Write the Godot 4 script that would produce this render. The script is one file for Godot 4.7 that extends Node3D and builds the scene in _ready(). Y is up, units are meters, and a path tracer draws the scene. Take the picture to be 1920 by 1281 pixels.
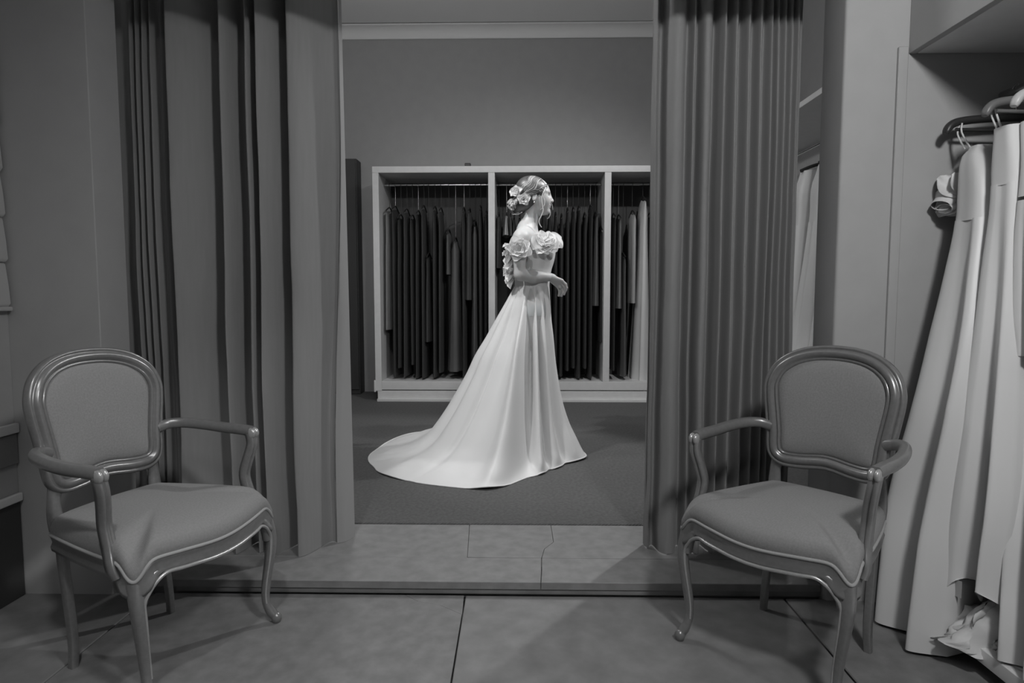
extends Node3D
# A bridal shop: a bride in profile on the carpet of the fitting room, seen between two heavy curtains
# from the front room with two armchairs. Units are metres, y is up, the front floor is y = 0.

const STEP := 0.052          # the fitting room lies one low step higher
var M := {}
var taken := {}
var rng := RandomNumberGenerator.new()

# ------------------------------------------------------------------ geometry collector
class Geo:
	var v := PackedVector3Array()
	var ix := PackedInt32Array()

	func tri(a: int, b: int, c: int) -> void:
		ix.append(a); ix.append(b); ix.append(c)

	func quad(a: int, b: int, c: int, d: int) -> void:
		tri(a, b, c); tri(a, c, d)

	# rows of points joined into a sheet; cu closes each row, cv closes the rows
	func grid(rows: Array, cu := false, cv := false) -> void:
		var base := v.size()
		var n: int = rows[0].size()
		var m := rows.size()
		for r in rows:
			for p in r:
				v.append(p)
		for j in (m if cv else m - 1):
			var j2 := (j + 1) % m
			for i in (n if cu else n - 1):
				var i2 := (i + 1) % n
				quad(base + j * n + i, base + j * n + i2, base + j2 * n + i2, base + j2 * n + i)

	func fan(ring: Array, flip := false) -> void:
		var base := v.size()
		var c := Vector3.ZERO
		for p in ring:
			c += p
			v.append(p)
		v.append(c / ring.size())
		var n := ring.size()
		for i in n:
			if flip:
				tri(base + n, base + (i + 1) % n, base + i)
			else:
				tri(base + n, base + i, base + (i + 1) % n)

	# box with chamfered edges; t turns and places it
	func box(c: Vector3, s: Vector3, b := 0.003, t := Transform3D()) -> void:
		var h := s / 2.0
		b = minf(b, minf(h.x, minf(h.y, h.z)) * 0.9)
		var base := v.size()
		for k in 8:
			var sg := Vector3(1 if k & 1 else -1, 1 if k & 2 else -1, 1 if k & 4 else -1)
			for ax in 3:
				var p := h - Vector3(b, b, b)
				p[ax] = h[ax]
				v.append(t * (c + p * sg))
		var id := func(k: int, ax: int) -> int: return base + k * 3 + ax
		var mid: Vector3 = t * c
		for ax in 3:
			var u := (ax + 1) % 3
			var w := (ax + 2) % 3
			for s2 in 2:
				var k0 := s2 << ax
				face([id.call(k0, ax), id.call(k0 | 1 << u, ax), id.call(k0 | 1 << u | 1 << w, ax), id.call(k0 | 1 << w, ax)], mid)
			for su in 2:
				for sw in 2:
					var e := (su << u) | (sw << w)
					face([id.call(e, u), id.call(e | 1 << ax, u), id.call(e | 1 << ax, w), id.call(e, w)], mid)
		for k in 8:
			face([id.call(k, 0), id.call(k, 1), id.call(k, 2)], mid)

	func face(f: Array, away: Vector3) -> void:
		var nrm := (v[f[2]] - v[f[0]]).cross(v[f[1]] - v[f[0]])
		var c := (v[f[0]] + v[f[1]] + v[f[2]]) / 3.0
		if nrm.dot(c - away) < 0:
			f.reverse()
		tri(f[0], f[1], f[2])
		if f.size() == 4:
			tri(f[0], f[2], f[3])

	# sweep of a closed profile (x across, y along the reference) along a path; scales per point
	func sweep(path: Array, prof: Array, ref: Vector3, scales := [], closed := false, caps := true) -> void:
		var rows := []
		var n := path.size()
		for i in n:
			var a: Vector3 = path[(i - 1 + n) % n] if closed else path[maxi(i - 1, 0)]
			var b: Vector3 = path[(i + 1) % n] if closed else path[mini(i + 1, n - 1)]
			var t := (b - a).normalized()
			var nn := (ref - t * ref.dot(t)).normalized()
			var bb := t.cross(nn)
			var sc := Vector2.ONE
			if scales.size():
				sc = scales[i] if scales[i] is Vector2 else Vector2(scales[i], scales[i])
			var row := []
			for q in prof:
				row.append(path[i] + bb * (q.x * sc.x) + nn * (q.y * sc.y))
			rows.append(row)
		grid(rows, true, closed)
		if caps and not closed:
			fan(rows[0], true)
			fan(rows[n - 1])

	func lathe(o: Vector3, prof: Array, n := 24, t := Basis()) -> void:
		var rows := []
		for q in prof:
			var row := []
			for i in n:
				var a := TAU * i / n
				row.append(o + t * Vector3(cos(a) * q.x, q.y, sin(a) * q.x))
			rows.append(row)
		grid(rows, true)

	# flat polygon (x, z) made solid between two heights, with a chamfer on the upper edge
	func prism(poly: PackedVector2Array, y0: float, y1: float, b := 0.004) -> void:
		if Geometry2D.is_polygon_clockwise(poly):
			poly.reverse()
		var top := poly
		var ins := Geometry2D.offset_polygon(poly, -b)
		if ins.size() and ins[0].size() == poly.size():
			top = ins[0]
			var best := 0
			for k in top.size():
				if top[k].distance_to(poly[0]) < top[best].distance_to(poly[0]):
					best = k
			var t2 := PackedVector2Array()
			for k in top.size():
				t2.append(top[(best + k) % top.size()])
			top = t2
		var base := v.size()
		for q in top:
			v.append(Vector3(q.x, y1, q.y))
		var tris := Geometry2D.triangulate_polygon(top)
		for k in range(0, tris.size(), 3):
			var a := base + tris[k]
			var b2 := base + tris[k + 1]
			var c := base + tris[k + 2]
			if (v[c] - v[a]).cross(v[b2] - v[a]).y < 0:
				tri(a, c, b2)
			else:
				tri(a, b2, c)
		var rows := [[], [], []]
		for k in poly.size():
			rows[0].append(Vector3(top[k].x, y1, top[k].y))
			rows[1].append(Vector3(poly[k].x, y1 - b, poly[k].y))
			rows[2].append(Vector3(poly[k].x, y0, poly[k].y))
		grid([rows[0], rows[1]], true)
		grid([rows[1], rows[2]], true)

	func mesh() -> ArrayMesh:
		var n := PackedVector3Array()
		n.resize(v.size())
		for k in range(0, ix.size(), 3):
			var a := ix[k]
			var b := ix[k + 1]
			var c := ix[k + 2]
			var f := (v[c] - v[a]).cross(v[b] - v[a])
			n[a] += f; n[b] += f; n[c] += f
		for k in n.size():
			n[k] = n[k].normalized() if n[k].length_squared() > 1e-20 else Vector3.UP
		var arr := []
		arr.resize(Mesh.ARRAY_MAX)
		arr[Mesh.ARRAY_VERTEX] = v
		arr[Mesh.ARRAY_NORMAL] = n
		arr[Mesh.ARRAY_INDEX] = ix
		var am := ArrayMesh.new()
		am.add_surface_from_arrays(Mesh.PRIMITIVE_TRIANGLES, arr)
		return am


# ------------------------------------------------------------------ distance fields for the body
class Field:
	var kind := PackedInt32Array()     # 0 tapered capsule, 1 ellipsoid, 2 ellipsoid taken away
	var a := PackedVector3Array()
	var b := PackedVector3Array()
	var r := PackedVector2Array()
	var k := PackedFloat32Array()

	func cap(p: Vector3, q: Vector3, r0: float, r1: float, soft := 0.02) -> void:
		kind.append(0); a.append(p); b.append(q); r.append(Vector2(r0, r1)); k.append(soft)

	func ell(p: Vector3, s: Vector3, soft := 0.02, off := false) -> void:
		kind.append(2 if off else 1); a.append(p); b.append(s); r.append(Vector2.ZERO); k.append(soft)

	func at(p: Vector3) -> float:
		var d := 1e3
		for i in kind.size():
			var e: float
			if kind[i] == 0:
				var ab := b[i] - a[i]
				var t := clampf((p - a[i]).dot(ab) / maxf(ab.length_squared(), 1e-9), 0.0, 1.0)
				e = p.distance_to(a[i] + ab * t) - lerpf(r[i].x, r[i].y, t)
			else:
				var q := (p - a[i]) / b[i]
				var k0 := q.length()
				var k1 := (q / b[i]).length()
				e = k0 * (k0 - 1.0) / maxf(k1, 1e-6) if k0 > 1e-4 else -minf(b[i].x, minf(b[i].y, b[i].z))
			var s := k[i]
			if kind[i] == 2:
				e = -e
				var h := maxf(s - absf(d - e), 0.0) / s
				d = maxf(d, e) + h * h * s * 0.25
			else:
				var h := maxf(s - absf(d - e), 0.0) / s
				d = minf(d, e) - h * h * s * 0.25
		return d

	# surface nets over a grid of cells h, blocks far from the surface left out
	func mesh_into(g: Geo, lo: Vector3, hi: Vector3, h: float) -> void:
		const B := 6
		var nb := Vector3i(((hi - lo) / (h * B)).ceil())
		var n := nb * B + Vector3i.ONE
		var val := PackedFloat32Array()
		val.resize(n.x * n.y * n.z)
		val.fill(NAN)
		var near := []
		for bz in nb.z:
			for by in nb.y:
				for bx in nb.x:
					var c := lo + (Vector3(bx, by, bz) + Vector3(0.5, 0.5, 0.5)) * (h * B)
					if absf(at(c)) < h * B * 1.25:
						near.append(Vector3i(bx, by, bz))
						for z in range(bz * B, bz * B + B + 1):
							for y in range(by * B, by * B + B + 1):
								for x in range(bx * B, bx * B + B + 1):
									var id := (z * n.y + y) * n.x + x
									if is_nan(val[id]):
										val[id] = at(lo + Vector3(x, y, z) * h)
		var cell := {}
		var step := [1, n.x, n.x * n.y]
		var corner := []
		for q in 8:
			corner.append(Vector3i(q & 1, (q >> 1) & 1, (q >> 2) & 1))
		for blk in near:
			for z in range(blk.z * B, blk.z * B + B):
				for y in range(blk.y * B, blk.y * B + B):
					for x in range(blk.x * B, blk.x * B + B):
						var id := (z * n.y + y) * n.x + x
						var inside := 0
						var vals := PackedFloat32Array()
						for q in 8:
							var w: float = val[id + corner[q].x + corner[q].y * step[1] + corner[q].z * step[2]]
							vals.append(w)
							if w < 0.0:
								inside += 1
						if inside == 0 or inside == 8:
							continue
						var sum := Vector3.ZERO
						var cnt := 0
						for q in 8:
							for ax in 3:
								var q2 := q | (1 << ax)
								if q2 != q and (vals[q] < 0.0) != (vals[q2] < 0.0):
									sum += Vector3(corner[q]).lerp(Vector3(corner[q2]), vals[q] / (vals[q] - vals[q2]))
									cnt += 1
						cell[id] = g.v.size()
						g.v.append(lo + (Vector3(x, y, z) + sum / cnt) * h)
		for id in cell:
			for ax in 3:
				var w0: float = val[id]
				var w1: float = val[id + step[ax]]
				if is_nan(w1) or (w0 < 0.0) == (w1 < 0.0):
					continue
				var u: int = step[(ax + 1) % 3]
				var w: int = step[(ax + 2) % 3]
				if not (cell.has(id - u) and cell.has(id - w) and cell.has(id - u - w)):
					continue
				if w0 < 0.0:
					g.quad(cell[id], cell[id - w], cell[id - u - w], cell[id - u])
				else:
					g.quad(cell[id], cell[id - u], cell[id - u - w], cell[id - w])


# ------------------------------------------------------------------ small helpers
func numbered(n: String) -> String:
	if not taken.has(n):
		taken[n] = 0
		return n
	taken[n] += 1
	return "%s_%03d" % [n, taken[n]]

func tag(o: Node, label: String, category: String, group := "") -> Node:
	o.set_meta("label", label)
	o.set_meta("category", category)
	if group:
		o.set_meta("group", group)
	return o

func thing(called: String, at: Vector3, label: String, category: String, group := "") -> Node3D:
	var o := Node3D.new()
	o.name = numbered(called)
	add_child(o)
	o.position = at
	tag(o, label, category, group)
	return o

func part(called: String, g: Geo, m: Material, parent: Node3D) -> MeshInstance3D:
	return part_mesh(called, g.mesh(), m, parent)

func part_mesh(called: String, me: Mesh, m: Material, parent: Node3D) -> MeshInstance3D:
	var o := MeshInstance3D.new()
	o.name = called
	o.mesh = me
	o.material_override = m
	parent.add_child(o, true)
	return o

# a part whose geometry was written in world coordinates
func wpart(called: String, g: Geo, m: Material, parent: Node3D) -> MeshInstance3D:
	var o := part(called, g, m, parent)
	var p: Node = parent
	while p != self and p is Node3D:
		o.position -= p.position
		p = p.get_parent()
	return o

func struct(called: String, g: Geo, m: Material) -> MeshInstance3D:
	var o := MeshInstance3D.new()
	o.name = called
	o.mesh = g.mesh()
	o.material_override = m
	add_child(o)
	o.set_meta("kind", "structure")
	return o

func slab(called: String, lo: Vector3, hi: Vector3, m: Material, b := 0.002) -> MeshInstance3D:
	var g := Geo.new()
	g.box((lo + hi) / 2.0, (hi - lo).abs(), b)
	return struct(called, g, m)

func circle(r: float, n := 10, sy := 1.0) -> Array:
	var out := []
	for i in n:
		out.append(Vector2(cos(TAU * i / n) * r, sin(TAU * i / n) * r * sy))
	return out

# Catmull-Rom through points, n samples on each span
func smooth(pts: Array, n := 8, closed := false) -> Array:
	var out := []
	var m := pts.size()
	for i in (m if closed else m - 1):
		var p0 = pts[(i - 1 + m) % m] if closed else pts[maxi(i - 1, 0)]
		var p1 = pts[i]
		var p2 = pts[(i + 1) % m]
		var p3 = pts[(i + 2) % m] if closed else pts[mini(i + 2, m - 1)]
		for j in n:
			var t := float(j) / n
			out.append(0.5 * (2.0 * p1 + (p2 - p0) * t + (2.0 * p0 - 5.0 * p1 + 4.0 * p2 - p3) * t * t + (3.0 * p1 - p0 - 3.0 * p2 + p3) * t * t * t))
	if not closed:
		out.append(pts[m - 1])
	return out

# value of a table [[x, y...], ...] at x, smoothed
func table(t: Array, x: float, col := 1) -> float:
	if x <= t[0][0]:
		return t[0][col]
	for i in t.size() - 1:
		if x <= t[i + 1][0]:
			var u: float = (x - t[i][0]) / (t[i + 1][0] - t[i][0])
			var p0: float = t[maxi(i - 1, 0)][col]
			var p1: float = t[i][col]
			var p2: float = t[i + 1][col]
			var p3: float = t[mini(i + 2, t.size() - 1)][col]
			return 0.5 * (2.0 * p1 + (p2 - p0) * u + (2.0 * p0 - 5.0 * p1 + 4.0 * p2 - p3) * u * u + (3.0 * p1 - p0 - 3.0 * p2 + p3) * u * u * u)
	return t[t.size() - 1][col]

func tube(g: Geo, pts: Array, r0: float, r1 := -1.0, n := 6, sides := 8, ref := Vector3(0.31, 0.2, 0.93)) -> void:
	var p := smooth(pts, n)
	var sc := []
	for i in p.size():
		sc.append(lerpf(r0, r1 if r1 >= 0 else r0, float(i) / (p.size() - 1)))
	g.sweep(p, circle(1.0, sides), ref, sc)


# ------------------------------------------------------------------ materials (linear base reflectances)
func grey(l: float) -> Color:
	return Color(l, l, l).linear_to_srgb()

func noise_tex(freq: float, lo: float, hi: float, oct := 4, seed_ := 1, size := 512, kind := FastNoiseLite.TYPE_SIMPLEX_SMOOTH) -> NoiseTexture2D:
	var fn := FastNoiseLite.new()
	fn.noise_type = kind
	fn.frequency = freq
	fn.fractal_octaves = oct
	fn.seed = seed_
	var t := NoiseTexture2D.new()
	t.width = size
	t.height = size
	t.seamless = true
	t.noise = fn
	var ramp := Gradient.new()
	ramp.set_color(0, Color(lo, lo, lo))
	ramp.set_color(1, Color(hi, hi, hi))
	t.color_ramp = ramp
	return t

func mat(key: String, l: float, rough: float, o := {}) -> StandardMaterial3D:
	var m := StandardMaterial3D.new()
	m.resource_name = key
	m.albedo_color = grey(l)
	m.roughness = rough
	m.metallic = o.get("metal", 0.0)
	m.metallic_specular = o.get("spec", 0.5)
	if o.has("tex"):
		m.albedo_texture = o.tex
	if o.has("bump"):
		m.heightmap_enabled = true
		m.heightmap_texture = o.bump
		m.heightmap_scale = o.get("bump_scale", 0.1)
	if o.has("tex") or o.has("bump"):
		m.uv1_triplanar = true
		m.uv1_world_triplanar = o.get("world", true)
		var s: float = o.get("scale", 1.0)
		m.uv1_scale = Vector3(s, s, s) if not o.has("scale3") else o.scale3
	if o.has("sheen"):
		m.rim_enabled = true
		m.rim = o.sheen
		m.rim_tint = 0.5
	if o.has("coat"):
		m.clearcoat_enabled = true
		m.clearcoat = o.coat
		m.clearcoat_roughness = 0.25
	if o.has("glow"):
		m.emission_enabled = true
		m.emission = Color.WHITE
		m.emission_energy_multiplier = o.glow
	if o.has("back"):
		m.backlight_enabled = true
		m.backlight = grey(o.back)
	M[key] = m
	return m

func weave(size := 256) -> ImageTexture:
	var im := Image.create(size, size, false, Image.FORMAT_L8)
	for y in size:
		for x in size:
			var u := (x / 4) % 2
			var w := (y / 4) % 2
			var a := sin(PI * ((x % 4) + 0.5) / 4.0) if (u + w) % 2 == 0 else sin(PI * ((y % 4) + 0.5) / 4.0)
			im.set_pixel(x, y, Color(a, a, a))
	return ImageTexture.create_from_image(im)

func diagonal_ribs(size := 256) -> ImageTexture:
	var im := Image.create(size, size, false, Image.FORMAT_L8)
	for y in size:
		for x in size:
			var a := 0.5 + 0.5 * sin(TAU * (x + 2.0 * y) / 16.0) * (0.7 + 0.3 * sin(TAU * (2.0 * x - y) / 16.0))
			im.set_pixel(x, y, Color(a, a, a))
	return ImageTexture.create_from_image(im)

func make_materials() -> void:
	var stain := noise_tex(0.012, 0.84, 1.0, 5, 11, 1024)
	var fine := noise_tex(0.06, 0.8, 1.0, 3, 5)
	var cloth := weave()
	mat("wall_paint", 0.38, 0.85, {"tex": noise_tex(0.02, 0.975, 1.0, 3, 3), "scale": 0.6})
	mat("ceiling_paint", 0.8, 0.9)
	mat("stone", 0.225, 0.6, {"tex": stain, "bump": fine, "bump_scale": 0.05, "scale": 0.55})
	mat("stone_worn", 0.215, 0.6, {"tex": noise_tex(0.016, 0.84, 1.0, 5, 21, 1024), "bump": fine, "bump_scale": 0.05, "scale": 0.7})
	mat("tread_stone", 0.245, 0.6, {"tex": noise_tex(0.014, 0.86, 1.0, 5, 31, 1024), "bump": fine, "bump_scale": 0.05, "scale": 0.8})
	mat("joint", 0.05, 0.95)
	mat("carpet", 0.11, 0.95, {"tex": noise_tex(0.02, 0.8, 1.0, 4, 41), "scale": 4.0, "sheen": 0.25})
	M.carpet.detail_enabled = false
	M.carpet.heightmap_enabled = true
	M.carpet.heightmap_texture = diagonal_ribs()
	M.carpet.heightmap_scale = 0.25
	mat("velvet", 0.24, 0.9, {"tex": noise_tex(0.03, 0.95, 1.0, 3, 51), "scale3": Vector3(4.0, 0.25, 4.0), "sheen": 0.35})
	mat("lining", 0.30, 0.85)
	mat("white_lacquer", 0.68, 0.45, {"tex": noise_tex(0.03, 0.97, 1.0, 3, 61), "scale": 0.8})
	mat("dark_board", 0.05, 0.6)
	mat("black_plastic", 0.02, 0.45)
	mat("chrome", 0.6, 0.22, {"metal": 1.0})
	mat("frame_paint", 0.23, 0.3, {"tex": noise_tex(0.05, 0.9, 1.0, 4, 71), "scale": 2.0, "world": false, "metal": 0.35, "coat": 0.35})
	mat("frame_bead", 0.42, 0.28, {"tex": noise_tex(0.05, 0.9, 1.0, 4, 72), "scale": 2.0, "world": false, "metal": 0.35, "coat": 0.35})
	mat("upholstery", 0.255, 0.92, {"tex": noise_tex(0.05, 0.88, 1.0, 4, 81), "bump": cloth, "bump_scale": 0.04, "scale": 5.0, "world": false, "sheen": 0.2})
	mat("piping", 0.32, 0.85)
	mat("satin", 0.62, 0.42, {"sheen": 0.15})
	mat("bride_satin", 0.68, 0.5, {"sheen": 0.1})
	mat("organza", 0.80, 0.7, {"back": 0.5})
	mat("skin", 0.47, 0.5)
	M.skin.subsurf_scatter_enabled = true
	M.skin.subsurf_scatter_strength = 0.08
	mat("hair", 0.06, 0.4, {"spec": 0.6})
	mat("hair_lit", 0.27, 0.4, {"spec": 0.6})  # same hair made lighter: highlights at the rear of the crown, in colour
	mat("hair_lit_bright", 0.42, 0.45)  # light falling on bun and loose locks, put into their colour
	mat("petal", 0.78, 0.75, {"back": 0.3})
	mat("eye", 0.25, 0.15)
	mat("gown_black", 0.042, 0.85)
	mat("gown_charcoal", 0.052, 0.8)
	mat("gown_dim", 0.10, 0.75)
	mat("gown_mid", 0.20, 0.7)
	mat("gown_pale", 0.42, 0.6)
	mat("gown_ivory", 0.62, 0.6)
	mat("hanger_dark", 0.03, 0.4)
	mat("hanger_pale", 0.45, 0.4)
	mat("hanger_mid", 0.14, 0.4)
	mat("ribbon", 0.62, 0.6)
	mat("lamp_body", 0.5, 0.4)
	mat("fill_panel_glow", 0.9, 0.5, {"glow": 1.0})
	mat("lamp_glow", 0.9, 0.5, {"glow": 4.0})


# ------------------------------------------------------------------ the scene
func _ready() -> void:
	rng.seed = 7
	set_camera_and_air()
	make_materials()
	front_room()
	fitting_room()
	curtains()
	lamps()
	white_wardrobe()
	wardrobe_clothes()
	side_wardrobe()
	side_wardrobe_dresses()
	far_right_wardrobe()
	corner_shelf()
	armchairs()
	bride()

func set_camera_and_air() -> void:
	var cam := Camera3D.new()
	cam.name = "camera"
	add_child(cam)
	cam.position = Vector3(0, 1.12, 0)
	cam.rotation = Vector3(-atan(88.5 / 1180.0), atan(22.0 / 1180.0), 0)
	cam.fov = rad_to_deg(2.0 * atan(640.5 / 1180.0))
	cam.near = 0.05
	cam.current = true
	var we := WorldEnvironment.new()
	we.name = "air"
	var e := Environment.new()
	e.background_mode = Environment.BG_COLOR
	e.background_color = Color(0.02, 0.02, 0.02)
	e.tonemap_mode = Environment.TONE_MAPPER_LINEAR
	e.tonemap_exposure = 1.0
	e.sdfgi_enabled = true
	e.ssao_enabled = true
	e.ssil_enabled = true
	we.environment = e
	add_child(we)

# a ceiling spotlight: stem, can, glowing lens and the light just in front of it
func spot_lamp(at: Vector3, target: Vector3, ceiling: float, energy: float, angle: float, blend: float, size: float, label: String) -> void:
	var t := thing("ceiling_spotlight", Vector3(at.x, ceiling, at.z), label, "spotlight")
	var dir := (target - at).normalized()
	var side := dir.cross(Vector3(0.1, 1, 0.07)).normalized()
	var bas := Basis(side, -dir, side.cross(-dir))
	var g := Geo.new()
	g.lathe(Vector3(at.x, ceiling - 0.03, at.z), [Vector2(0, 0.03), Vector2(0.055, 0.03), Vector2(0.055, 0.008), Vector2(0.045, 0), Vector2(0, 0)], 20)
	wpart("ceiling_rose", g, M.lamp_body, t)
	g = Geo.new()
	tube(g, [Vector3(at.x, ceiling - 0.02, at.z), at - dir * 0.07], 0.009, 0.009, 4)
	wpart("stem", g, M.lamp_body, t)
	g = Geo.new()
	g.lathe(at, [Vector2(0, 0.13), Vector2(0.035, 0.125), Vector2(0.05, 0.10), Vector2(0.055, 0.0), Vector2(0.05, 0.0), Vector2(0.047, 0.02), Vector2(0, 0.022)], 24, bas)
	wpart("can", g, M.lamp_body, t)
	g = Geo.new()
	g.lathe(at, [Vector2(0.0, 0.008), Vector2(0.03, 0.009), Vector2(0.046, 0.016)], 24, bas)
	wpart("lamp_lens", g, M.lamp_glow, t)
	var l := SpotLight3D.new()
	l.name = "spot_beam"
	t.add_child(l, true)
	l.position = at + dir * 0.02 - t.position
	l.basis = Basis.looking_at(dir, Vector3(0.1, 1, 0.07))
	l.light_energy = energy
	l.light_size = size
	l.spot_angle = angle
	l.spot_angle_attenuation = blend
	l.spot_range = 20.0
	l.spot_attenuation = 2.0
	l.shadow_enabled = true

func lamps() -> void:
	# front room
	spot_lamp(Vector3(0.84, 2.42, -0.2), Vector3(1.0, 0.8, -2.2), 3.1, 2.75, 68.0, 0.55, 0.12, "white spotlight on a long stem hanging near the side wardrobe")
	spot_lamp(Vector3(-0.55, 2.9, -0.5), Vector3(-0.75, 0.4, -1.65), 3.1, 1.6, 25.0, 0.6, 0.06, "white ceiling spotlight above the armchair beside the corner shelf")
	added_panel_lamp(Vector3(0.0, 3.1, 1.2), Vector2(1.5, 0.6), 1.6, "flat white fill light panel added out of view in the front room")
	# fitting room
	spot_lamp(Vector3(1.78, 3.4, -4.35), Vector3(-0.8, 0.2, -3.3), 3.9, 4.8, 31.0, 0.35, 0.05, "white ceiling spotlight near the white gowns on the wall")
	spot_lamp(Vector3(-1.2, 3.35, -2.8), Vector3(0.4, 0.35, -4.2), 3.9, 3.5, 24.0, 0.6, 0.05, "white ceiling spotlight shining on the back of the bride")
	spot_lamp(Vector3(1.2, 3.55, -3.3), Vector3(0.1, 0.6, -6.3), 3.9, 4.6, 42.0, 1.0, 0.05, "white ceiling spotlight aimed at the white wardrobe")
	added_globe_lamp(Vector3(-0.9, 2.9, -3.5), 3.9, 1.3, "white globe added out of view to fill the fitting room with light")

func added_panel_lamp(at: Vector3, size: Vector2, energy: float, label: String) -> void:  # unseen panel added as soft fill to lift the darkest tones
	var t := thing("added_fill_panel", at, label, "added fill light")
	var g := Geo.new()
	g.box(Vector3(0, -0.02, 0), Vector3(size.x + 0.06, 0.04, size.y + 0.06), 0.005)
	part("frame", g, M.lamp_body, t)
	g = Geo.new()
	g.box(Vector3(0, -0.0405, 0), Vector3(size.x, 0.007, size.y), 0.001)
	part("lamp_diffuser", g, M.fill_panel_glow, t)
	var l := AreaLight3D.new()
	l.name = "fill_panel_light"
	t.add_child(l, true)
	l.position = Vector3(0, -0.05, 0)
	l.rotation.x = -PI / 2
	l.area_size = size
	l.light_energy = energy
	l.area_range = 20.0
	l.area_attenuation = 2.0
	l.shadow_enabled = true

func added_globe_lamp(at: Vector3, ceiling: float, energy: float, label: String) -> void:  # unseen globe added to brighten the fitting room ceiling and walls
	var t := thing("added_fill_globe", Vector3(at.x, ceiling, at.z), label, "pendant lamp")
	var g := Geo.new()
	tube(g, [Vector3(at.x, ceiling, at.z), at + Vector3(0, 0.1, 0)], 0.004, 0.004, 3)
	wpart("cord", g, M.black_plastic, t)
	g = Geo.new()
	g.lathe(at, [Vector2(0, 0.13), Vector2(0.025, 0.13), Vector2(0.03, 0.095)], 16)
	wpart("cap", g, M.lamp_body, t)
	g = Geo.new()
	var prof := []
	for k in 13:
		var a := PI * k / 12.0
		prof.append(Vector2(0.11 * sin(a), 0.11 * cos(a)))
	g.lathe(at, prof, 28)
	wpart("lamp_globe", g, M.lamp_glow, t)
	var l := OmniLight3D.new()
	l.name = "fill_globe_light"
	t.add_child(l, true)
	l.position = at - t.position
	l.light_energy = energy
	l.light_size = 0.1
	l.omni_range = 20.0
	l.omni_attenuation = 2.0
	l.shadow_enabled = true

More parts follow.
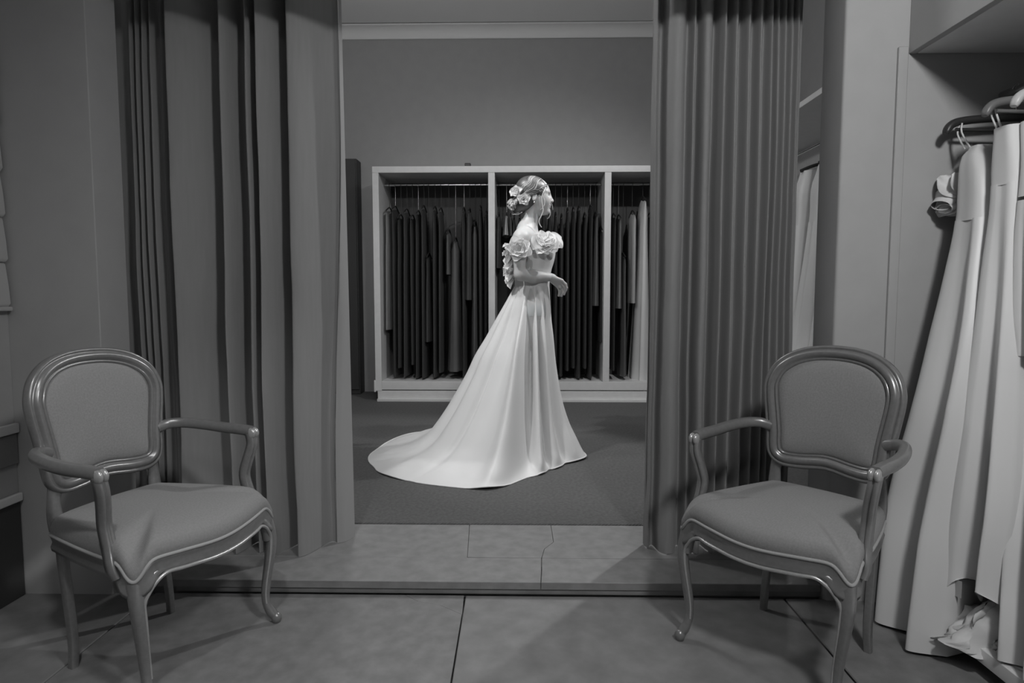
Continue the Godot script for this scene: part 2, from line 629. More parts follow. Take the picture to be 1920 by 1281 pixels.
# ------------------------------------------------------------------ the setting
func front_room() -> void:
	# floor slabs on a bed, joints run away from the camera
	var floor_node := slab("floor", Vector3(-2.0, -0.12, -2.45), Vector3(2.0, -0.028, 2.6), M.joint)
	var xs := [-2.0, -1.385, -0.212, 0.963, 2.0]
	var zs := [-2.268, -1.1, 0.07, 1.24, 2.6]
	for i in 4:
		for j in 4:
			var g := Geo.new()
			var w := 0.0035
			var sk := 0.022 if i in [1, 2] else 0.0      # the middle joint is laid a little askew
			var xa: float = xs[i] + w
			var xb: float = xs[i + 1] - w
			var za: float = zs[j] + w
			var zb: float = zs[j + 1] - w
			var poly := PackedVector2Array([Vector2(xa, za), Vector2(xb, za), Vector2(xb, zb), Vector2(xa, zb)])
			if i == 1:
				poly[1].x -= 0.006; poly[2].x += 0.012
			elif i == 2:
				poly[0].x -= 0.006; poly[3].x += 0.012
			if i == 1 and j == 0:       # a corner of this slab has broken off along a fine crack
				var crack := [Vector2(-0.44, za), Vector2(-0.385, -2.217), Vector2(-0.30, -2.19), Vector2(xb, -2.126)]
				var chip := PackedVector2Array(shifted(crack, 0.0008))
				chip.append(poly[1])
				var gc := Geo.new()
				gc.prism(chip, -0.028, 0.0, 0.0008)
				part("floor_slab", gc, M.stone_worn, floor_node)
				poly = PackedVector2Array([poly[0]] + shifted(crack, -0.0008) + [poly[2], poly[3]])
			g.prism(poly, -0.028, 0.0, 0.003)
			part("floor_slab", g, M.stone if (i + j) % 2 == 0 else M.stone_worn, floor_node)
	# walls of the front room; the divider has the wide opening with the curtains
	slab("wall_divider_left", Vector3(-2.9, -0.1, -2.42), Vector3(-1.535, 3.9, -2.25), M.wall_paint, 0.004)
	slab("wall_divider_right", Vector3(1.1, -0.1, -2.42), Vector3(2.6, 3.9, -2.25), M.wall_paint, 0.012)
	slab("wall_header", Vector3(-1.535, 2.22, -2.30), Vector3(1.1, 3.9, -2.25), M.wall_paint, 0.004)
	slab("wall_left", Vector3(-2.0, -0.1, -2.25), Vector3(-1.87, 3.2, 2.6), M.wall_paint)
	slab("wall_right", Vector3(1.9, -0.1, -2.25), Vector3(2.0, 3.2, 2.6), M.wall_paint)
	slab("wall_behind", Vector3(-2.0, -0.1, 2.5), Vector3(2.0, 3.2, 2.6), M.wall_paint)
	slab("ceiling", Vector3(-2.0, 3.1, -2.25), Vector3(2.0, 3.2, 2.6), M.ceiling_paint)
	# threshold: riser and the stone treads, some of them cracked
	var th := slab("floor_threshold", Vector3(-1.6, -0.02, -2.86), Vector3(1.2, 0.026, -2.29), M.stone_worn)
	var z0 := -2.268
	var z1 := -2.484
	var z2 := -2.848
	var e := 0.0012
	var c0 := [Vector2(0.065, z0), Vector2(0.070, -2.36), Vector2(0.074, z1)]
	var c1 := [Vector2(0.074, z1), Vector2(0.088, -2.575), Vector2(0.130, -2.65), Vector2(0.127, z2)]
	var pieces := []
	pieces.append([Vector2(-1.53, z0)] + shifted(c0, -e) + [Vector2(-1.53, z1 + e)])
	pieces.append(shifted(c0, e) + [Vector2(1.095, z1 + e), Vector2(1.095, z0)])
	pieces.append([Vector2(-1.53, z1 - e), Vector2(-0.228 - e, z1 - e), Vector2(-0.25 - e, z2), Vector2(-1.53, z2)])
	var mid := [Vector2(-0.228 + e, z1 - e)]
	for q in shifted(c1, -e):
		mid.append(q - Vector2(0, e if q.y == z1 else 0.0))
	mid.append(Vector2(-0.25 + e, z2))
	pieces.append(mid)
	pieces.append(shifted(c1, e) + [Vector2(1.095, z2), Vector2(1.095, z1 - e)])
	for p in pieces:
		var g := Geo.new()
		g.prism(PackedVector2Array(p), 0.024, STEP, 0.002)
		part("tread_stone", g, M.tread_stone, th)
	var ga := Geo.new()
	ga.box(Vector3(0, 0.012, -2.282), Vector3(2.62, 0.024, 0.016), 0.003)
	part("riser_strip", ga, M.stone, th)
	# door trim where the wall meets the side wardrobe
	var tr := Geo.new()
	tr.box(Vector3(1.296, 0.982, -2.249), Vector3(0.034, 1.964, 0.02), 0.003)
	struct("trim_1", tr, M.wall_paint)

func shifted(pts: Array, dx: float) -> Array:
	var out := []
	for p in pts:
		out.append(p + Vector2(dx, 0))
	return out

func fitting_room() -> void:
	slab("floor_fitting_room", Vector3(-2.9, -0.12, -6.95), Vector3(2.6, 0.044, -2.42), M.stone_worn)
	var g := Geo.new()
	g.box(Vector3(-0.15, STEP - 0.003, (-2.85 - 6.8) / 2.0), Vector3(5.4, 0.02, 3.95), 0.006)
	struct("floor_carpet", g, M.carpet)
	slab("wall_back", Vector3(-2.9, -0.1, -6.95), Vector3(2.6, 3.9, -6.80), M.wall_paint)
	slab("wall_fitting_left", Vector3(-2.9, -0.1, -6.80), Vector3(-2.8, 3.9, -2.42), M.wall_paint)
	slab("wall_fitting_right", Vector3(2.5, -0.1, -6.80), Vector3(2.6, 3.9, -2.42), M.wall_paint)
	slab("ceiling_fitting_room", Vector3(-2.9, 3.9, -6.95), Vector3(2.6, 4.0, -2.25), M.ceiling_paint)
	# coved cornice along the back wall
	var cv := Geo.new()
	var prof := [Vector2(0, 0), Vector2(0.0, -0.11), Vector2(0.012, -0.115)]
	for k in 9:
		var a := PI / 2 * k / 8.0
		prof.append(Vector2(0.13 - 0.11 * cos(a), -0.105 + 0.09 * sin(a)))
	prof.append(Vector2(0.14, 0))
	var ring := []
	for q in prof:
		ring.append(Vector2(q.x, q.y))
	cv.sweep([Vector3(-2.8, 3.9, -6.8), Vector3(2.5, 3.9, -6.8)], ring, Vector3.UP)
	struct("trim_cornice", cv, M.ceiling_paint)
	# tall dark cabinet against the back wall
	var t := thing("dark_cabinet", Vector3(-2.06, STEP, -6.70), "tall plain dark cabinet standing beside the white wardrobe", "cabinet")
	var b := Geo.new()
	b.box(Vector3(0, 1.24, 0), Vector3(0.65, 2.46, 0.18), 0.004)
	part("body", b, M.dark_board, t)
	b = Geo.new()
	b.box(Vector3(0.0, 1.26, 0.1), Vector3(0.63, 2.40, 0.018), 0.003)
	part("door", b, M.dark_board, t)
	b = Geo.new()
	tube(b, [Vector3(-0.26, 1.05, 0.11), Vector3(-0.26, 1.05, 0.135), Vector3(-0.26, 1.2, 0.135), Vector3(-0.26, 1.2, 0.11)], 0.006, 0.006, 4)
	part("handle", b, M.chrome, t)

# ------------------------------------------------------------------ curtains
func curtain_sheet(folds: Array, zmid: float, ytop: float, ybot: float, seed_: int, draw := 0.0, deep := 1.7) -> Geo:
	# folds: [x, dz] at the height of the eye; dz is towards the camera
	var g := Geo.new()
	var pts := []
	for f in folds:
		pts.append(Vector2(f[0], f[1]))
	var line := smooth(pts, 7)
	var fn := FastNoiseLite.new()
	fn.seed = seed_
	fn.frequency = 1.0
	var rows := []
	for j in 27:
		var u := j / 26.0
		var y := lerpf(ytop, ybot, u)
		var row := []
		for q in line:
			var amp := lerpf(0.85, 1.15, u)
			var dx := fn.get_noise_2d(q.x * 3.0, y * 0.8) * 0.012 * u
			var dz := fn.get_noise_2d(q.x * 3.0 + 40.0, y * 0.7) * 0.016
			dx -= draw * smoothstep(0.3, 0.9, u) * smoothstep(-0.90, -0.75, q.x)
			row.append(Vector3(q.x + dx, y, zmid + q.y * amp * deep + dz))
		rows.append(row)
	g.grid(rows)
	return g

func curtains() -> void:
	var px := func(p: float) -> float: return -1.6446 + (p - 219.0) * 0.002166
	var left := []
	for f in [[205, -0.03], [222, -0.035], [236, -0.03], [246, -0.03], [252, 0.004], [258, -0.018], [265, 0.006], [271, -0.018], [278, 0.008], [285, -0.016], [293, 0.008], [301, -0.012], [310, -0.004], [320, -0.028], [331, -0.034], [338, 0.038], [346, 0.05], [380, 0.012], [412, -0.032], [421, -0.02], [429, 0.036], [437, 0.03], [448, -0.026], [461, -0.03], [470, 0.022], [478, 0.026], [489, -0.034], [497, 0.042], [505, 0.044], [525, 0.006], [543, -0.032], [552, 0.03], [560, 0.048], [590, 0.012], [616, -0.03], [626, -0.034], [633, -0.03]]:
		left.append([px.call(f[0]), f[1]])
	var t := thing("curtain", Vector3(-1.2, STEP, -2.56), "dark heavy curtain with broad folds and a pale turned-back edge", "curtain", "")
	wpart("panel", curtain_sheet(left, -2.56, 2.62, STEP + 0.004, 3, 0.05), M.velvet, t)
	# the turned-back edge shows the pale lining, wider towards the hem
	var g := Geo.new()
	var rows := []
	for j in 33:
		var u := j / 32.0
		var y := lerpf(2.62, STEP + 0.004, u)
		var back := 0.05 * smoothstep(0.3, 0.9, u)
		var row := []
		for i in 9:
			var k := i / 8.0
			var x0: float = px.call(633.0) - back
			var wv := sin(u * 19.0 + k * 3.0) * 0.004 * u
			row.append(Vector3(lerpf(x0, -0.741, k) + wv * k * (1.0 - k) * 4.0, y, -2.612 - 0.012 * k - 0.06 * k * k * u))
		rows.append(row)
	g.grid(rows)
	wpart("lining_edge", g, M.lining, t)
	g = Geo.new()
	var hem := []
	for f in left:
		hem.append(Vector3(f[0], 0, 0))
	curtain_header(t, -1.66, -0.74)
	var right := []
	var rx := func(p: float) -> float: return 0.5229 + (p - 1229.0) * 0.002104
	for f in [[1226, -0.045], [1231, -0.01], [1236, -0.03], [1243, -0.035], [1250, 0.016], [1262, 0.034], [1276, 0.02], [1288, -0.03], [1298, 0.012], [1306, -0.024], [1314, 0.03], [1326, 0.026], [1338, -0.034], [1346, 0.006], [1353, 0.026], [1362, -0.03], [1374, 0.024], [1386, -0.028], [1398, 0.024], [1410, -0.026], [1420, 0.022], [1431, -0.024], [1440, 0.018], [1447, -0.016], [1453, 0.014], [1460, -0.016], [1467, 0.012], [1473, -0.014], [1479, 0.012], [1485, -0.014], [1491, 0.01], [1497, -0.014], [1503, -0.02]]:
		right.append([rx.call(f[0]), f[1]])
	t = thing("curtain", Vector3(0.8, STEP, -2.56), "dark heavy curtain gathered in many narrow even pleats", "curtain", "")
	wpart("panel", curtain_sheet(right, -2.57, 2.62, STEP + 0.004, 9, 0.0, 1.25), M.velvet, t)
	g = Geo.new()
	rows = []
	for j in 25:
		var u := j / 24.0
		var y := lerpf(2.62, STEP + 0.004, u)
		rows.append([Vector3(rx.call(1226.0), y, -2.615), Vector3(rx.call(1225.0) + 0.006, y, -2.64), Vector3(rx.call(1228.0) + 0.02, y, -2.66)])
	g.grid(rows)
	wpart("lining_edge", g, M.lining, t)
	curtain_header(t, 0.52, 1.11)
	var r := thing("curtain_rail", Vector3(-0.22, 2.66, -2.56), "long dark rail carrying both curtains above the opening", "curtain rail")
	g = Geo.new()
	tube(g, [Vector3(-1.72, 2.66, -2.56), Vector3(1.16, 2.66, -2.56)], 0.014, 0.014, 2, 12)
	wpart("rail", g, M.black_plastic, r)
	for x in [-1.6, -0.22, 1.0]:
		g = Geo.new()
		g.box(Vector3(x, 2.69, -2.495), Vector3(0.03, 0.03, 0.15), 0.003)
		wpart("bracket", g, M.black_plastic, r)

func curtain_header(t: Node3D, x0: float, x1: float) -> void:
	var g := Geo.new()
	g.box(Vector3((x0 + x1) / 2, 2.63, -2.565), Vector3(x1 - x0, 0.05, 0.05), 0.01)
	wpart("heading_tape", g, M.velvet, t)

# ------------------------------------------------------------------ the white wardrobe on the back wall
func white_wardrobe() -> void:
	var zf := -6.187
	var zbk := -6.785
	var zm := (zf + zbk) / 2.0
	var dp := zf - zbk
	var xr := 2.02
	var t := thing("open_wardrobe", Vector3(0.27, STEP, zm), "long open white wardrobe with tall bays full of hanging gowns", "wardrobe")
	var boards := [
		["side_panel", Vector3(-1.475, 0.16, zbk), Vector3(-1.412, 2.296, zf)],
		["divider", Vector3(-0.347, 0.258, zbk), Vector3(-0.282, 2.296, zf)],
		["divider", Vector3(0.780, 0.258, zbk), Vector3(0.845, 2.296, zf)],
		["side_panel", Vector3(xr - 0.063, 0.16, zbk), Vector3(xr, 2.296, zf)],
		["top_board", Vector3(-1.475, 2.296, zbk), Vector3(xr, 2.358, zf)],
		["bottom_board", Vector3(-1.412, 0.172, zbk), Vector3(xr - 0.063, 0.258, zf)],
		["plinth", Vector3(-1.455, 0.062, zbk), Vector3(xr - 0.02, 0.163, zf - 0.004)],
		["base_strip", Vector3(-1.455, 0.052, zbk), Vector3(xr - 0.02, 0.085, zf + 0.03)],
	]
	for b in boards:
		var g := Geo.new()
		g.box((b[1] + b[2]) / 2.0, b[2] - b[1], 0.003)
		wpart(b[0], g, M.white_lacquer, t)
	var g2 := Geo.new()
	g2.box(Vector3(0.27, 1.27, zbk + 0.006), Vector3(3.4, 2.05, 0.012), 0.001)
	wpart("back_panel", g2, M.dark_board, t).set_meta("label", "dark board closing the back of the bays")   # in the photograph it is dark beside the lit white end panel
	g2 = Geo.new()
	g2.box(Vector3(-1.479, 0.21, zf + 0.005), Vector3(0.02, 0.12, 0.02), 0.006)
	wpart("corner_block", g2, M.white_lacquer, t)
	for b in [[-1.412, -0.347], [-0.282, 0.780], [0.845, xr - 0.063]]:
		g2 = Geo.new()
		tube(g2, [Vector3(b[0], 2.225, -6.47), Vector3(b[1], 2.225, -6.47)], 0.0125, 0.0125, 2, 12, Vector3.UP)
		wpart("hanging_rail", g2, M.chrome, t)
	var bx := thing("small_box", Vector3(-0.55, 2.358, -6.27), "small black box lying on top of the white wardrobe", "box")
	g2 = Geo.new()
	g2.box(Vector3(0, 0.02, 0), Vector3(0.058, 0.04, 0.05), 0.004)
	part("body", g2, M.black_plastic, bx)
	g2 = Geo.new()
	g2.box(Vector3(0, 0.038, 0), Vector3(0.05, 0.008, 0.042), 0.002)
	part("lid", g2, M.black_plastic, bx)

# a garment hung edge-on from a rail that runs along x; the hanger lies along z
func hung_garment(called: String, x: float, rail: float, zr: float, top: float, bottom: float, w0: float, w1: float, zw0: float, zw1: float, m: Material, label: String, category: String, group: String, sd: int, crimp := 0.24) -> void:
	var r := RandomNumberGenerator.new()
	r.seed = sd
	var h := thing("clothes_hanger", Vector3(x, top, zr), ("hanger of the " + label), "hanger", "hangers of the " + group if group else "")
	var g := Geo.new()
	tube(g, [Vector3(0, 0.0, 0), Vector3(0, rail - top - 0.04, 0), Vector3(0, rail - top - 0.015, 0.022), Vector3(0, rail - top + 0.016, 0.0), Vector3(0, rail - top + 0.002, -0.018)], 0.0024, 0.0024, 6, 6, Vector3.RIGHT)
	part("hook", g, M.chrome if sd % 4 == 0 else M.hanger_dark, h)
	g = Geo.new()
	tube(g, [Vector3(0, -0.045, -zw0), Vector3(0, -0.02, -zw0 * 0.55), Vector3(0, 0.004, 0), Vector3(0, -0.02, zw0 * 0.55), Vector3(0, -0.045, zw0)], 0.007, 0.007, 5, 8, Vector3.RIGHT)
	part("arm", g, M.hanger_dark, h)
	var t := thing(called, Vector3(x, bottom, zr), label, category, group)
	g = Geo.new()
	var rows := []
	var n := 44
	var ph := r.randf() * TAU
	var fq := r.randi_range(5, 8)
	var lean := r.randf_range(-0.01, 0.01)
	for j in 13:
		var u := j / 12.0
		var y := lerpf(top - bottom - 0.03, 0.0, u)
		var wx := lerpf(w0, w1, pow(u, 1.2)) * (0.35 + 0.65 * smoothstep(0.0, 0.10, u + 0.02))
		var wz := lerpf(zw0, zw1, pow(u, 0.9)) * (0.93 if u > 0.1 and u < 0.3 else 1.0)
		var drop := 0.0
		var row := []
		for i in n:
			var a := TAU * i / n
			var fold := 1.0 + crimp * u * (sin(fq * a + ph) + 0.45 * sin((fq + 3) * a + ph * 2.0))
			var yy := y - (0.04 * absf(sin(a)) if j == 0 else drop)
			row.append(Vector3(cos(a) * wx * fold + lean * u, yy, sin(a) * wz * (1.0 + 0.03 * sin(3 * a + ph))))
		rows.append(row)
	g.grid(rows, true)
	g.fan(rows[0], true)
	part("cloth", g, m, t)

func wardrobe_clothes() -> void:
	var X := func(p: float) -> float: return -1.375 + (p - 722.0) * 0.005288
	var Y := func(p: float) -> float: return 2.223 - (p - 340.0) * 0.00527
	var sd := 100
	# [px, half width px at top, at bottom, px top, px bottom, material, label, group]
	var names := {"gown_black": "black", "gown_charcoal": "charcoal", "gown_dim": "dark grey", "gown_mid": "mid-grey", "gown_pale": "pale", "gown_ivory": "ivory"}
	var froms := ["the wardrobe end panel by the dark cabinet", "the bride's head in the middle bay", "the divider in the curtain-side bay"]
	var ordinal := ["first", "second", "third", "fourth", "fifth", "sixth", "seventh", "eighth", "ninth", "tenth", "eleventh", "twelfth", "thirteenth", "fourteenth", "fifteenth", "sixteenth", "seventeenth", "eighteenth", "nineteenth", "twentieth", "last"]
	var list := []
	# the pieces that stand out from the dark
	list.append([0, 723.5, 4.5, 5.5, 383, 617, "gown_mid", "narrow mid-grey slip dress hanging against the wardrobe's end panel"])
	list.append([0, 799, 3, 6, 470, 640, "gown_charcoal", "short charcoal dress hanging low between black gowns"])
	list.append([0, 838, 4, 5, 425, 512, "gown_dim", "short dark grey top hanging in front of a long gown"])
	list.append([0, 851, 8, 13, 440, 697, "gown_dim", "long dark grey gown with a wide hem in the wardrobe"])
	list.append([0, 878, 6, 8, 385, 560, "gown_charcoal", "charcoal satin dress with soft shoulders in the wardrobe"])
	list.append([0, 889, 5, 7, 410, 690, "gown_dim", "dark grey patterned gown beside the wardrobe divider"])
	list.append([1, 934, 5, 6, 392, 500, "gown_charcoal", "charcoal jacket with rounded shoulders beside the wardrobe divider"])
	list.append([1, 949, 2.5, 6, 393, 438, "gown_pale", "small pale triangular top hanging behind the bride's head"])
	list.append([1, 957, 2.5, 4, 395, 440, "gown_dim", "small dark grey top hanging behind the bride's bun"])
	list.append([1, 1119, 4, 8, 392, 571, "gown_dim", "dark grey knee-length dress near the second divider"])
	list.append([1, 1129, 3, 4, 420, 640, "gown_charcoal", "slim charcoal dress hanging against the second divider"])
	list.append([2, 1163, 3.5, 6, 398, 576, "gown_mid", "mid-grey straight dress in the curtain-side bay"])
	list.append([2, 1172, 4, 6, 470, 706, "gown_dim", "long dark grey gown behind the mid-grey dress"])
	list.append([2, 1189, 6, 5, 390, 566, "gown_pale", "pale lace dress with a fringed hem in the wardrobe"])
	list.append([2, 1209, 7, 19, 364, 719, "gown_ivory", "long ivory gown flaring to the wardrobe floor"])
	for e in list:
		sd += 1
		var x: float = X.call(e[1])
		hung_garment("hanging_dress", x, 2.225, -6.47, Y.call(e[4]), Y.call(e[5]), e[2] * 0.0053, e[3] * 0.0053, 0.17, 0.2, M[e[6]], e[7], "dress", "", sd)
	# the dark gowns that fill the bays
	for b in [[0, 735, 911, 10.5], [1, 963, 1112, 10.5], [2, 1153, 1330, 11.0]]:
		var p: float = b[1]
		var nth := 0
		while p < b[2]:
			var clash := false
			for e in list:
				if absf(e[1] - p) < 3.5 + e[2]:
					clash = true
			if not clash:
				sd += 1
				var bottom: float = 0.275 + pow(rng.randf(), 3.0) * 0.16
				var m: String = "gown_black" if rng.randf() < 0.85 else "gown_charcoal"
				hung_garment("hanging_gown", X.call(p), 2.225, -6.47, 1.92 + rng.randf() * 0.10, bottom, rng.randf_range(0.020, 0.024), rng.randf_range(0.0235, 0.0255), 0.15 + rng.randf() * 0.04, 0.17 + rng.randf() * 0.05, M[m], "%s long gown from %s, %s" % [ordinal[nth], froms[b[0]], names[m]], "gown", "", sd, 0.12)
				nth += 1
			p += b[3] + rng.randf() * 1.2

# ------------------------------------------------------------------ the side wardrobe with the pale dresses
func side_wardrobe() -> void:
	var t := thing("side_wardrobe", Vector3(1.6, 0.0, -0.85), "built-in pale wardrobe with a dark-shadowed shelf over long dresses", "wardrobe")
	for b in [["shelf", Vector3(1.345, 1.942, -2.248), Vector3(1.895, 1.985, 0.6)], ["base_board", Vector3(1.335, 0.045, -2.248), Vector3(1.895, 0.09, 0.6)], ["plinth", Vector3(1.42, 0.0, -2.248), Vector3(1.895, 0.045, 0.6)], ["back_panel", Vector3(1.882, 0.09, -2.248), Vector3(1.898, 1.942, 0.6)], ["end_panel", Vector3(1.318, 0.0, 0.6), Vector3(1.898, 1.985, 0.64)]]:
		var g := Geo.new()
		g.box((b[1] + b[2]) / 2.0, b[2] - b[1], 0.003)
		wpart(b[0], g, M.white_lacquer, t)
	var g2 := Geo.new()
	tube(g2, [Vector3(1.64, 1.80, -2.248), Vector3(1.64, 1.80, 0.6)], 0.0125, 0.0125, 2, 12, Vector3.UP)
	wpart("hanging_rail", g2, M.chrome, t)
	slab("wall_bulkhead", Vector3(1.345, 1.985, -2.25), Vector3(1.9, 3.1, 0.64), M.wall_paint)
	slab("wall_bulkhead_face", Vector3(1.318, 1.942, -2.25), Vector3(1.344, 3.1, 0.64), M.wall_paint)

# rows: [height, x of the near end, z far, z near]; the near end faces the room and carries the folds
func dress_shell(rows_in: Array, xback: float, folds: Array, amp: float, nrows: int, hmin: float, hmax: float, wave := 0.0) -> Geo:
	var tbl := rows_in.duplicate()
	tbl.reverse()
	var g := Geo.new()
	var rows := []
	var nf := 46
	for j in nrows:
		var y := lerpf(hmax, hmin, j / float(nrows - 1))
		var x0 := table(tbl, y, 1)
		var za := table(tbl, y, 2)
		var zb := table(tbl, y, 3)
		var ramp := clampf((rows_in[0][0] - 0.2 - y) / 1.05, 0.06, 1.0)
		var w := zb - za
		var row := []
		for i in nf + 1:
			var s := i / float(nf)
			var f := 0.0
			if folds[0].size() == 2:
				f = table(folds, s)
			else:
				for q in folds:
					f += q[2] * exp(-pow((s - q[0]) / q[1], 2.0))
			var edge := pow(absf(2.0 * s - 1.0), 6.0)
			row.append(Vector3(x0 + lerpf(0.35, 0.12, ramp) * w * edge - f * amp * ramp, y, lerpf(za, zb, s)))
		var near0: Vector3 = row[nf]
		var far0: Vector3 = row[0]
		for i in range(1, 13):
			var s := i / 12.0
			row.append(Vector3(lerpf(near0.x, xback, s), y, zb - 0.45 * w * pow(s, 0.7) + 0.008 * ramp * sin(s * 15.0)))
		for i in range(1, 13):
			var s := i / 12.0
			row.append(Vector3(lerpf(xback, far0.x, s), y, lerpf(zb - 0.45 * w, za + 0.35 * w, s / 0.25) if s < 0.25 else lerpf(za + 0.35 * w, za, (s - 0.25) / 0.75)))
		if wave > 0.0 and j == nrows - 1:
			for i in row.size():
				row[i].y += wave * (0.5 + 0.5 * sin(i * 0.35))
		rows.append(row)
	g.grid(rows, true)
	g.fan(rows[0], true)
	return g

func wide_hanger(z: float, xt: float, y: float, m: Material, label: String) -> void:
	var h := thing("clothes_hanger", Vector3(1.64, y, z), label, "hanger", "")
	var g := Geo.new()
	tube(g, [Vector3(0, 0.0, 0), Vector3(0, 0.045, 0), Vector3(0.018, 0.075, 0), Vector3(0.0, 0.118, 0), Vector3(-0.018, 0.10, 0)], 0.0025, 0.0025, 6, 6, Vector3.BACK)
	part("hook", g, M.chrome, h)
	var w := 1.64 - xt
	g = Geo.new()
	var path := smooth([Vector3(-w, -0.045, 0), Vector3(-w * 0.9, -0.012, 0), Vector3(-w * 0.6, 0.002, 0), Vector3(0, 0.008, 0), Vector3(w * 0.6, 0.002, 0), Vector3(w * 0.9, -0.012, 0), Vector3(w, -0.045, 0)], 6)
	var sc := []
	for i in path.size():
		var s := absf(2.0 * i / (path.size() - 1) - 1.0)
		sc.append(Vector2(1.0 - 0.35 * pow(s, 12.0), 1.0 - 0.5 * pow(s, 12.0)))
	g.sweep(path, circle(0.016, 12, 0.85), Vector3.UP, sc)
	part("arm", g, m, h)
	g = Geo.new()
	tube(g, [Vector3(-w * 0.85, -0.03, 0), Vector3(0, -0.036, 0), Vector3(w * 0.85, -0.03, 0)], 0.006, 0.006, 4)
	part("bar", g, m, h)

func strap_loop(t: Node3D, top: Vector3, foot: Vector3, gap: float) -> void:
	var g := Geo.new()
	for s in [-1.0, 1.0]:
		tube(g, [top + Vector3(0, 0.012, 0.004 * s), top + Vector3(-0.004, -0.02, 0.010 * s), foot + Vector3(0, 0, gap * s)], 0.0028, 0.0028, 4, 6)
	wpart("hanging_loop", g, M.ribbon, t)

func side_wardrobe_dresses() -> void:
	# the satin dress with a bow, its hem on the floor
	var A := [[1.605, 1.470, -2.150, -2.105], [1.570, 1.442, -2.160, -2.075], [1.520, 1.430, -2.158, -2.040], [1.420, 1.420, -2.146, -2.013], [1.360, 1.410, -2.136, -1.995], [1.200, 1.390, -2.142, -1.968], [1.000, 1.360, -2.154, -1.926], [0.750, 1.320, -2.157, -1.899], [0.450, 1.285, -2.190, -1.891], [0.250, 1.260, -2.168, -1.881], [0.012, 1.240, -2.150, -1.875]]
	var t := thing("satin_dress", Vector3(1.6, 0.0, -2.06), "long pale satin dress with a bow hanging nearest the wardrobe's end wall", "dress")
	wpart("bodice", dress_shell(A, 1.80, [[0.25, 0.12, 0.5], [0.62, 0.12, 0.7]], 0.02, 9, 1.355, 1.605), M.satin, t)
	wpart("skirt", dress_shell(A, 1.80, [[0.0, -0.9], [0.08, -0.2], [0.18, 0.75], [0.27, 0.85], [0.37, 0.3], [0.48, -0.6], [0.60, -1.0], [0.70, -0.7], [0.79, 0.5], [0.86, 1.0], [0.92, 0.7], [1.0, -0.5]], 0.05, 30, 0.012, 1.36), M.satin, t)
	strap_loop(t, Vector3(1.455, 1.675, -2.17), Vector3(1.452, 1.597, -2.13), 0.012)
	wide_hanger(-2.18, 1.41, 1.70, M.hanger_dark, "dark wooden hanger holding the satin dress with a bow")
	# bow: a standing flap and two folded loops gathered at a knot
	var g := Geo.new()
	var kn := Vector3(1.472, 1.445, -2.185)
	petal(g, kn, Vector3(-0.45, 0.75, -0.32), Vector3(-0.4, 0.2, 0.9), 0.10, 0.085, -0.012, 0.006, 0.4)
	petal(g, kn + Vector3(0.004, 0.004, 0.01), Vector3(-0.25, 0.85, -0.2), Vector3(-0.2, 0.3, 0.9), 0.085, 0.07, 0.006, 0.006, 2.0)
	petal(g, kn + Vector3(0, -0.01, 0), Vector3(-0.75, -0.5, -0.35), Vector3(-0.2, 0.5, 0.8), 0.075, 0.09, -0.01, 0.012, 1.1)
	for q in [[Vector3(1.438, 1.438, -2.208), 0.036, 0.55, 0.07], [Vector3(1.445, 1.412, -2.20), 0.030, 0.1, 0.06]]:
		var rows := []
		for j in 9:
			var v := j / 8.0 - 0.5
			var row := []
			for i in 28:
				var a := TAU * i / 28.0
				var rr: float = q[1] * (1.0 - 0.5 * v) * (1.0 + 0.10 * sin(2.0 * a + v * 5.0))
				row.append(q[0] + Basis(Vector3(0, 1, 0), 0.6) * (Basis(Vector3(0, 0, 1), q[2]) * Vector3(-v * q[3], sin(a) * rr * 0.7, cos(a) * rr)))
			rows.append(row)
		g.grid(rows, true)
	wpart("bow", g, M.satin, t)
	g = Geo.new()
	g.lathe(Vector3(1.47, 1.440, -2.18), [Vector2(0, 0.02), Vector2(0.011, 0.016), Vector2(0.016, 0.0), Vector2(0.011, -0.016), Vector2(0, -0.02)], 14)
	wpart("bow_knot", g, M.satin, t)
	# the plain dress
	var B := [[1.620, 1.440, -2.016, -1.932], [1.500, 1.430, -2.011, -1.894], [1.420, 1.420, -1.991, -1.881], [1.200, 1.400, -1.982, -1.848], [1.000, 1.380, -1.966, -1.816], [0.750, 1.360, -1.965, -1.782], [0.500, 1.340, -1.960, -1.752], [0.280, 1.330, -1.963, -1.749], [0.20, 1.325, -1.96, -1.745]]
	t = thing("plain_dress", Vector3(1.6, 0.2, -1.9), "long plain pale dress between the satin dress and the short one", "dress")
	wpart("bodice", dress_shell(B, 1.80, [[0.3, 0.2, 0.4]], 0.02, 9, 1.445, 1.625), M.gown_ivory, t)
	wpart("skirt", dress_shell(B, 1.80, [[0.0, -0.5], [0.1, 0.6], [0.25, 0.9], [0.4, 0.6], [0.47, -0.3], [0.55, -1.0], [0.66, -0.7], [0.8, 0.3], [0.9, 0.9], [1.0, -0.2]], 0.04, 30, 0.22, 1.45, 0.05), M.gown_ivory, t)
	g = Geo.new()
	var band := []
	for k in [0.262, 0.235, 0.21]:
		var row := []
		for i in 12:
			var s := i / 11.0
			row.append(Vector3(1.322 - 0.01 * sin(s * 3.0), k - 0.025 * s + 0.02 * s * s, lerpf(-1.965, -1.86, s)))
		band.append(row)
	g.grid(band)
	wpart("hem_band", g, M.gown_pale, t)
	strap_loop(t, Vector3(1.455, 1.70, -2.02), Vector3(1.452, 1.618, -1.99), 0.008)
	wide_hanger(-2.0, 1.41, 1.71, M.hanger_mid, "mid-toned wooden hanger holding the plain dress")
	# the short one
	var C := [[1.620, 1.460, -1.938, -1.851], [1.500, 1.440, -1.903, -1.808], [1.300, 1.420, -1.888, -1.768], [1.100, 1.410, -1.863, -1.731], [0.945, 1.410, -1.852, -1.711]]
